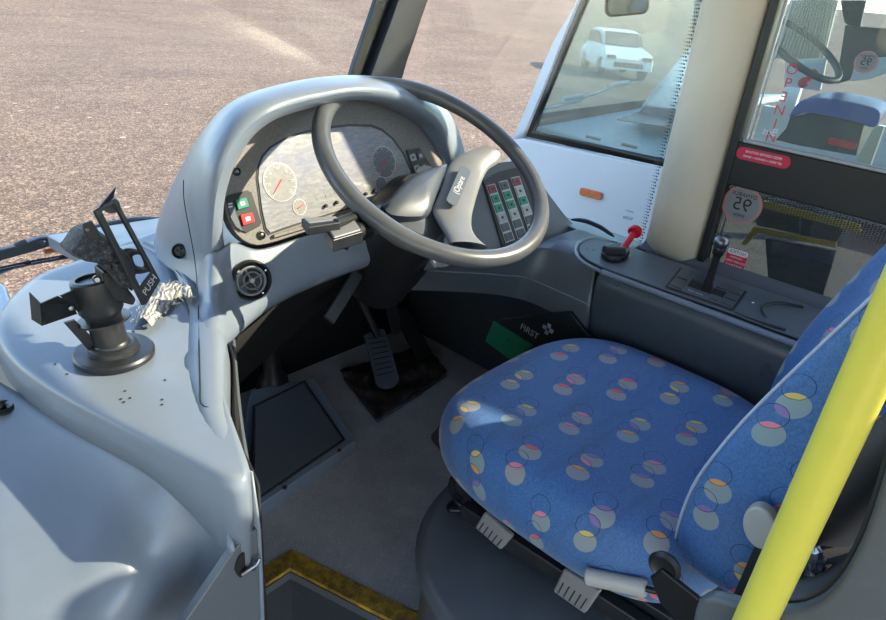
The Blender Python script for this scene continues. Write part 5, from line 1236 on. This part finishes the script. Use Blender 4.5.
# its dashboard: pale sloping top with dark recess
b = B(); b.poly([V3((XN + .07, 1.66, .60)), V3((XN + .06, .93, .55)), V3((3.1, 1.15, .62)), V3((3.5, 1.25, .70)), V3((4.8, 1.3, .70)), V3((4.8, 1.78, .62))], (0, 0, -.05)); obj('dashboard_top', b, 'neww', nb, bevel=.02)
dt = lambda x, y: Zp(x, y, .612)
b = B(); b.poly([Zp(617, 120, .64), Zp(652, 108, .66), Zp(672, 104, .66), Zp(668, 127, .63), Zp(640, 124, .63)], (0, 0, .004)); obj('dash_recess', b, 'dash_dark', nb, smooth=False)
b = B(); q = [Zp(645, 100, .70), Zp(700, 35, .86), Zp(720, 95, .74), Zp(690, 112, .68), Zp(640, 106, .68)]; b.poly(q, (0, 0, -.06)); obj('instrument_cowl', b, 'dash', nb, bevel=.02)
for p in ((593, 141), (629, 149)):
    b = B(); e1 = V3((0, -1, 0)); cpt = Xp(p[0], p[1] - 2, XN + .10); b.poly(rrect(cpt, (0, -1, 0), (1, 0, 0), .07, .02, .008), (0, 0, .01)); obj('dash_grille', b, 'plate', nb, smooth=False)
# white fascia with a red lever (its cab seen through the driver window)
def npx(pts, x, mat, name, dx=.02, bev=.004):
    b = B(); b.poly([Xp(*p, x) for p in pts], (dx, 0, 0)); return obj(name, b, mat, nb, smooth=False, bevel=bev)
npx(((785, 60), (827, 58), (820, 91), (784, 86)), 3.30, 'wpaint', 'fascia_panel')
npx(((857, 57), (905, 57), (905, 66), (870, 79), (850, 81)), 3.05, 'wpaint', 'seat_side_panel')
npx(((840, 0), (866, 0), (860, 27), (848, 25), (844, 22)), 3.6, 'frame', 'ticket_unit')
npx(((845, 25), (905, 30), (905, 60), (858, 58), (850, 80), (836, 84)), 3.7, 'charcoal', 'cab_bulkhead')
npx(((790, 0), (838, 0), (824, 58), (785, 60), (772, 58)), 4.4, 'switchw', 'slatted_screen')
b = B()
for k in range(13):
    u_ = k / 12; b.tube([Xp(800 + 34 * u_, -2, 4.37), Xp(776 + 46 * u_, 58, 4.37)], .006, 6)
obj('screen_slat', b, 'leverd', nb)
# red lever
b = B(); b.tube([Xp(807, 80, 3.26), Xp(816, 70, 3.26)], .012, 10); b.lathe([(.02, 0), (.024, .01), (.015, .025), (0, .027)], Xp(804, 83, 3.26), (-1, 0, .3), 16); obj('red_lever', b, 'redsw', nb)
# steering wheel of the neighbour
swc = Xp(800, 48, 3.15); b = B(); n9 = V3((-.2, -.5, .85)).normalized(); a9, b9, _ = frame_of(n9, (1, 0, 0)); b.tube([swc + a9 * math.cos(2 * math.pi * k / 48) * .15 + b9 * math.sin(2 * math.pi * k / 48) * .2 for k in range(48)], .014, 10, closed=True); obj('steering_wheel', b, 'hub', nb)
# blue seat
s0 = [Xp(*p, 2.95) for p in ((790, 114), (797, 104), (806, 99), (832, 99), (868, 106), (880, 113), (876, 127), (866, 126), (850, 121), (808, 113), (790, 118))]
b = B(); b.poly(rs(s0, 50, True), (.42, .05, 0)); obj('seat_cushion', b, 'bluepl', nb, bevel=.02, seg=3)
npx(((790, 117), (808, 113), (850, 121), (864, 125), (856, 156), (800, 146), (775, 140), (786, 128)), 2.99, 'charcoal', 'seat_base', .3)
for p in ((836, 142), (849, 145)):
    c = Xp(*p, 2.97); b = B(); b.poly(rrect(c, (0, -1, 0), (0, 0, 1), .055, .026, .008), (-.01, 0, 0)); obj('red_buckle', b, 'redsw', nb, bevel=.004)
npx(((874, 127), (884, 127), (868, 172), (856, 160)), 2.93, 'beige', 'seat_post', .03)
# red vertical lettering and small marks on its door glass
for k, ch in enumerate('OPENING'):
    c = Xp(792 - k * 4.2, 70 + k * 13.5, XN - .002); text('lettering', ch, .045, c, (0, -1, 0), (0, 0, 1), 'redsw', nb, k % 2 == 0)
text('lettering', 'Bus', .035, Xp(770, 132, XN - .002), (0, -1, 0), (0, 0, 1), 'stkwhite', nb, True)
sticker = sticker95(Xp(866, 62, XN - .002), .032, nb)
b = B(); b.box(Xp(766, 85, XN - .004), (.004, .005, 1.3)); obj('pane_edge', b, 'alu', nb, smooth=False)
# wheels under the neighbour
for yy in (.55 - 1.6, -2.9):
    b = B(); b.lathe([(.20, -.12), (.44, -.12), (.47, -.08), (.47, .08), (.44, .12), (.20, .12)], (2.62, yy, GZ + .47), (1, 0, 0), 32); obj('wheel', b, 'black', nb)

# ------------------------------------------------------------------ far white car
cz = GZ; cpos = Zp(611, 74, GZ)
car = thing('parked_car', cpos, 'small white hatchback parked far off on the gravel', 'car')
yaw = math.atan2(CAM.y - cpos.y, CAM.x - cpos.x) + R(15)
cdx = V3((math.cos(yaw), math.sin(yaw), 0)); cdy = V3((-cdx.y, cdx.x, 0))
def cw(l, w, h): return cpos + cdx * l + cdy * w + V3((0, 0, h))
prof_c = [(-1.95, .35), (-2.0, .75), (-1.85, 1.0), (-1.55, 1.42), (-.6, 1.52), (.3, 1.45), (.95, 1.02), (1.7, .88), (1.95, .68), (1.98, .35)]
b = B(); rows = []
for w_, s_ in ((-.85, .9), (-.80, 1), (0, 1.01), (.80, 1), (.85, .9)):
    rows.append([cw(l * (.98 if abs(w_) > .8 else 1), w_ * (1 if h < 1 else .82), .35 + (h - .35) * s_ if abs(w_) > .8 else h) for l, h in prof_c])
b.grid(rows); b.poly(rows[0]); b.poly(rows[-1]); obj('car_body', b, 'wpaint', car, angle=30)
for s_ in (-1, 1):
    b = B(); b.poly([cw(l, s_ * .735, h) for l, h in ((-1.5, 1.02), (-1.35, 1.36), (-.55, 1.44), (.25, 1.38), (.75, 1.04))], cdy * (s_ * .02)); obj('side_window', b, 'frame', car, smooth=False)
    for l in (-1.25, 1.25):
        b = B(); b.lathe([(.0, .09), (.2, .1), (.31, .09), (.33, .05), (.33, -.1)], cw(l, s_ * .76, .33), cdy * s_, 24); wl = obj('wheel', b, 'black', car)
        b = B(); b.lathe([(.0, .1), (.19, .105)], cw(l, s_ * .76, .33), cdy * s_, 20, cap=False); obj('wheel_trim', b, 'alu', wl)
b = B(); b.poly([cw(.37, -.6, 1.44), cw(.37, .6, 1.44), cw(.98, .68, 1.06), cw(.98, -.68, 1.06)], V3((0, 0, .01)) + cdx * .02); obj('front_window', b, 'frame', car, smooth=False)
for s_ in (-1, 1):
    b = B(); b.box(cw(1.93, s_ * .62, .72), (.1, .3, .12), (cdx, cdy, V3((0, 0, 1)))); obj('headlamp', b, 'frame', car, smooth=False)
b = B(); b.box(cw(1.99, 0, .5), (.04, 1.0, .16), (cdx, cdy, V3((0, 0, 1)))); obj('front_grille', b, 'frame', car, smooth=False)

# ------------------------------------------------------------------ light
w = bpy.data.worlds.new('world'); sc.world = w; w.use_nodes = True
nt = w.node_tree; bg = nt.nodes['Background']; sky = nt.nodes.new('ShaderNodeTexSky'); sky.sky_type = 'NISHITA'
sky.sun_disc = False; sky.sun_elevation = R(36); 
sdir = V3((1.0, -.85, .83)).normalized()
sky.sun_rotation = math.atan2(sdir.x, sdir.y); sky.air_density = 1.0; sky.dust_density = .6; sky.ozone_density = 1.6
nt.links.new(sky.outputs[0], bg.inputs[0]); bg.inputs[1].default_value = .55
sl = bpy.data.lights.new('sun', 'SUN'); sl.energy = 10.5; sl.angle = R(.6); sl.color = (1, .83, .60)
so_ = bpy.data.objects.new('sun', sl); COL.objects.link(so_); so_.rotation_euler = sdir.to_track_quat('Z', 'Y').to_euler(); so_.location = (5, -5, 8)
sc.view_settings.view_transform = 'Standard'; sc.view_settings.look = 'None'; sc.view_settings.gamma = 1; sc.view_settings.exposure = .5
sc.view_settings.use_curve_mapping = False
sc.cycles.max_bounces = 10; sc.cycles.transparent_max_bounces = 16; sc.cycles.diffuse_bounces = 5; sc.cycles.caustics_reflective = False; sc.cycles.caustics_refractive = False
sc.cycles.use_denoising = True; sc.cycles.sample_clamp_indirect = 6
for o in list(bpy.data.objects):
    if '_wl' in o: del o['_wl']
